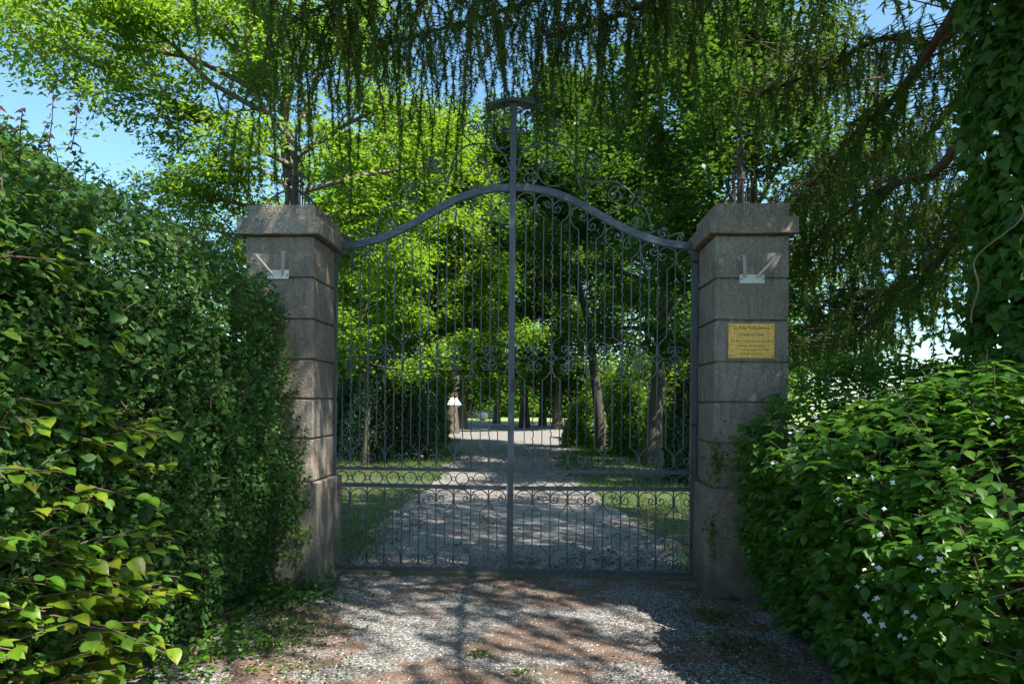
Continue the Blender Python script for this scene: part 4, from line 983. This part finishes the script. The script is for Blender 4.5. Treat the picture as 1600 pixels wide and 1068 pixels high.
# ivy creeping at the pillar feet
def creeper(label, c, nrm0, spreadv, n, mat='ivy', L0=.035, name='creeping_ivy', grp=None, T=T_IVY):
    t = thing(name, label, 'creeping plant' if 'ivy' in name else 'weed', c, grp); c = np.array(c); pos = c + rnd(n) * np.array(spreadv); pos[:, 2] = np.abs(pos[:, 2])
    leaf_mass('leaf_mass', pos, rnd(n, .4) + nrm0, rnd(n, .7) + (0, 0, -.3), rng.uniform(.6, 1.3, n) * L0, L0 * .9, T, M[mat], t); return t
creeper('ivy patch climbing the foot of the left pillar', tuple(P(462, 800, YF - .05)), (0, -1, .4), (.06, .02, .22), 260)
creeper('ivy strand on the lower right pillar above the plinth', tuple(P(1118, 720, YF - .03)), (0, -1, .3), (.035, .012, .10), 90, L0=.028)
creeper('thin ivy strand on the right pillar plinth', tuple(P(1112, 830, YF - .05)), (0, -1, .3), (.03, .012, .10), 70, L0=.024)
q = G(420, 930); creeper('low green ground ivy at the foot of the hedge by the pillar', (q.x, q.y, 0.02), (0, 0, 1), (.28, .35, .06), 1400, 'hedge', .045, 'ground_ivy', None, T_OVAL)
q = G(330, 1010); creeper('ground weeds spilling from under the hedge in the left foreground', (q.x, q.y, 0.01), (0, 0, 1), (.22, .35, .04), 900, 'shrub', .035, 'ground_weed', None, T_OVAL)
for px, py, nn_, lbl in ((500, 975, 260, 'scattered weeds on brown litter right of the ground ivy'), (470, 1045, 200, 'weeds at the bottom edge left of the sunlit gravel'), (1190, 1045, 160, 'thin green weeds in shade at the bottom under the shrub')):
    q = G(px, py); creeper(lbl, (q.x, q.y, .01), (0, 0, 1), (.22, .16, .018), nn_, 'grass', .024, 'ground_weed', None, T_FOLD)
for px, py, lbl in ((440, 1000, 'sunlit weed clump left of the shaded gravel'), (822, 1052, 'tiny two-leaved weed at the bottom of the picture'), (745, 1023, 'small grass-like weed tuft on the sunlit gravel'), (1150, 1010, 'mossy weed patch in shade right of the gravel'), (1120, 965, 'thin weed patch in front of the right pillar')):
    q = G(px, py); big = py > 960 and px > 1100
    creeper(lbl, (q.x, q.y, .01), (0, 0, 1), (.12, .12, .015) if (big or px == 440) else (.035, .03, .02), 220 if (big or px == 440) else 26, 'grass', .03, 'ground_weed', None, T_FOLD)

# ================================================================== GRASS, LITTER, STONES
def in_drive(p):
    ys2 = np.array([l[1] for l in Lp]); o_ = np.argsort(ys2[:114]); lx = np.interp(p[:, 1], ys2[:114][o_], np.array([l[0] for l in Lp])[:114][o_]); ys3 = np.array([l[1] for l in Rp]); o2 = np.argsort(ys3[:114]); rx = np.interp(p[:, 1], ys3[:114][o2], np.array([l[0] for l in Rp])[:114][o2])
    return (p[:, 0] > lx) & (p[:, 0] < rx), lx, rx
n = 85000; Y = .2 + 22 * rng.uniform(0, 1, n) ** 1.3; X = rng.uniform(-9, 9, n); p = np.stack([X, Y, 0 * X - .01], 1)
ins, lx, rx = in_drive(p); p[:, 0] += 0; ins2 = (p[:, 0] > lx + .12 + .25 * np.abs(vnoise(p, 53, 3))) & (p[:, 0] < rx - .12 - .25 * np.abs(vnoise(p, 54, 3))); keep = ~ins2 & (vnoise(p, 51, 1.2) + .4 * vnoise(p, 52, 4) > -.1 + .1 * rng.normal(0, 1, n)); edge = np.minimum(np.abs(p[:, 0] - lx), np.abs(p[:, 0] - rx))
keep &= (rng.uniform(0, 1, n) < .5 + .5 * (edge < 2.5)); p = p[keep]; n = len(p)
az = rng.uniform(0, 6.28, n); g = leaf_mass('grass', p, np.stack([np.cos(az), np.sin(az), 0 * az + .3], 1), rnd(n, .35) + (0, 0, 1), rng.uniform(.05, .14, n) * (1 + .03 * p[:, 1]), .012, T_NEEDLE, M['grass'])
# gravel stones lying proud near the camera
n = 26000; Y = -5.6 + 6.5 * rng.uniform(0, 1, n); X = rng.uniform(-2.2, 2.2, n); pp = np.stack([X, Y, 0 * X], 1)
pat = vnoise(pp, 61, 1.3); keep = rng.uniform(-1, 1.2, n) < .5 + pat; pp = pp[keep]; n = len(pp)
OV = np.array([[1, 0, 0], [0, 1, 0], [-1, 0, 0], [0, -1, 0], [.1, .05, .75]], float); OF = np.array([[0, 1, 4], [1, 2, 4], [2, 3, 4], [3, 0, 4]])
s_ = rng.uniform(.003, .0085, n)
gst = leaf_mass('gravel', pp - (0, 0, .001), rnd(n, .25) + (0, 0, 1), rnd(n), s_, s_ * rng.uniform(.7, 1.2, n), (OV, OF), M['pebble'])
# dead needles and leaves
n = 26000; Y = -5.4 + 7.5 * rng.uniform(0, 1, n); X = rng.uniform(-2.3, 2.3, n); pp = np.stack([X, Y, 0 * X + .004], 1)
keep = vnoise(pp, 71, 1.5) + .5 * vnoise(pp, 72, 4) + .5 * (np.abs(pp[:, 0]) > 1.3) > .12; pp = pp[keep]; n = len(pp)
leaf_mass('leaf_litter', pp, rnd(n, .3) + (0, 0, 1), rnd(n), rng.uniform(.012, .04, n), rng.uniform(.004, .014, n), T_FOLD, M['litter'])
n = 12000; p = np.stack([rng.uniform(-7, 7, n), .2 + 14 * rng.uniform(0, 1, n) ** 1.4, np.full(n, .015)], 1); p = p[vnoise(p, 75, 1.4) + .5 * vnoise(p, 76, 4) > -.1]; n = len(p)
leaf_mass('leaf_litter', p, rnd(n, .35) + (0, 0, 1), rnd(n), rng.uniform(.03, .08, n), rng.uniform(.02, .05, n), T_RHOMB, M['litter'])
for k, (px, py, sc, lbn) in enumerate(((1140, 937, 1.6, 'curled red-brown dead leaf at the foot of the right pillar'), (1185, 985, 1.2, 'brown dead leaf on gravel beneath the flowering shrub'))):
    q = G(px, py); o = leaf_mass('dead_leaf', np.array([[q.x, q.y, .02]]), np.array([[.2, -.5, 1.]]), np.array([[1., .3, .1]]), .09 * sc, .05 * sc, T_OVAL, M['litter'], None, None); o['label'] = lbn; o['category'] = 'leaf'
print('TRIS', TRI[0])
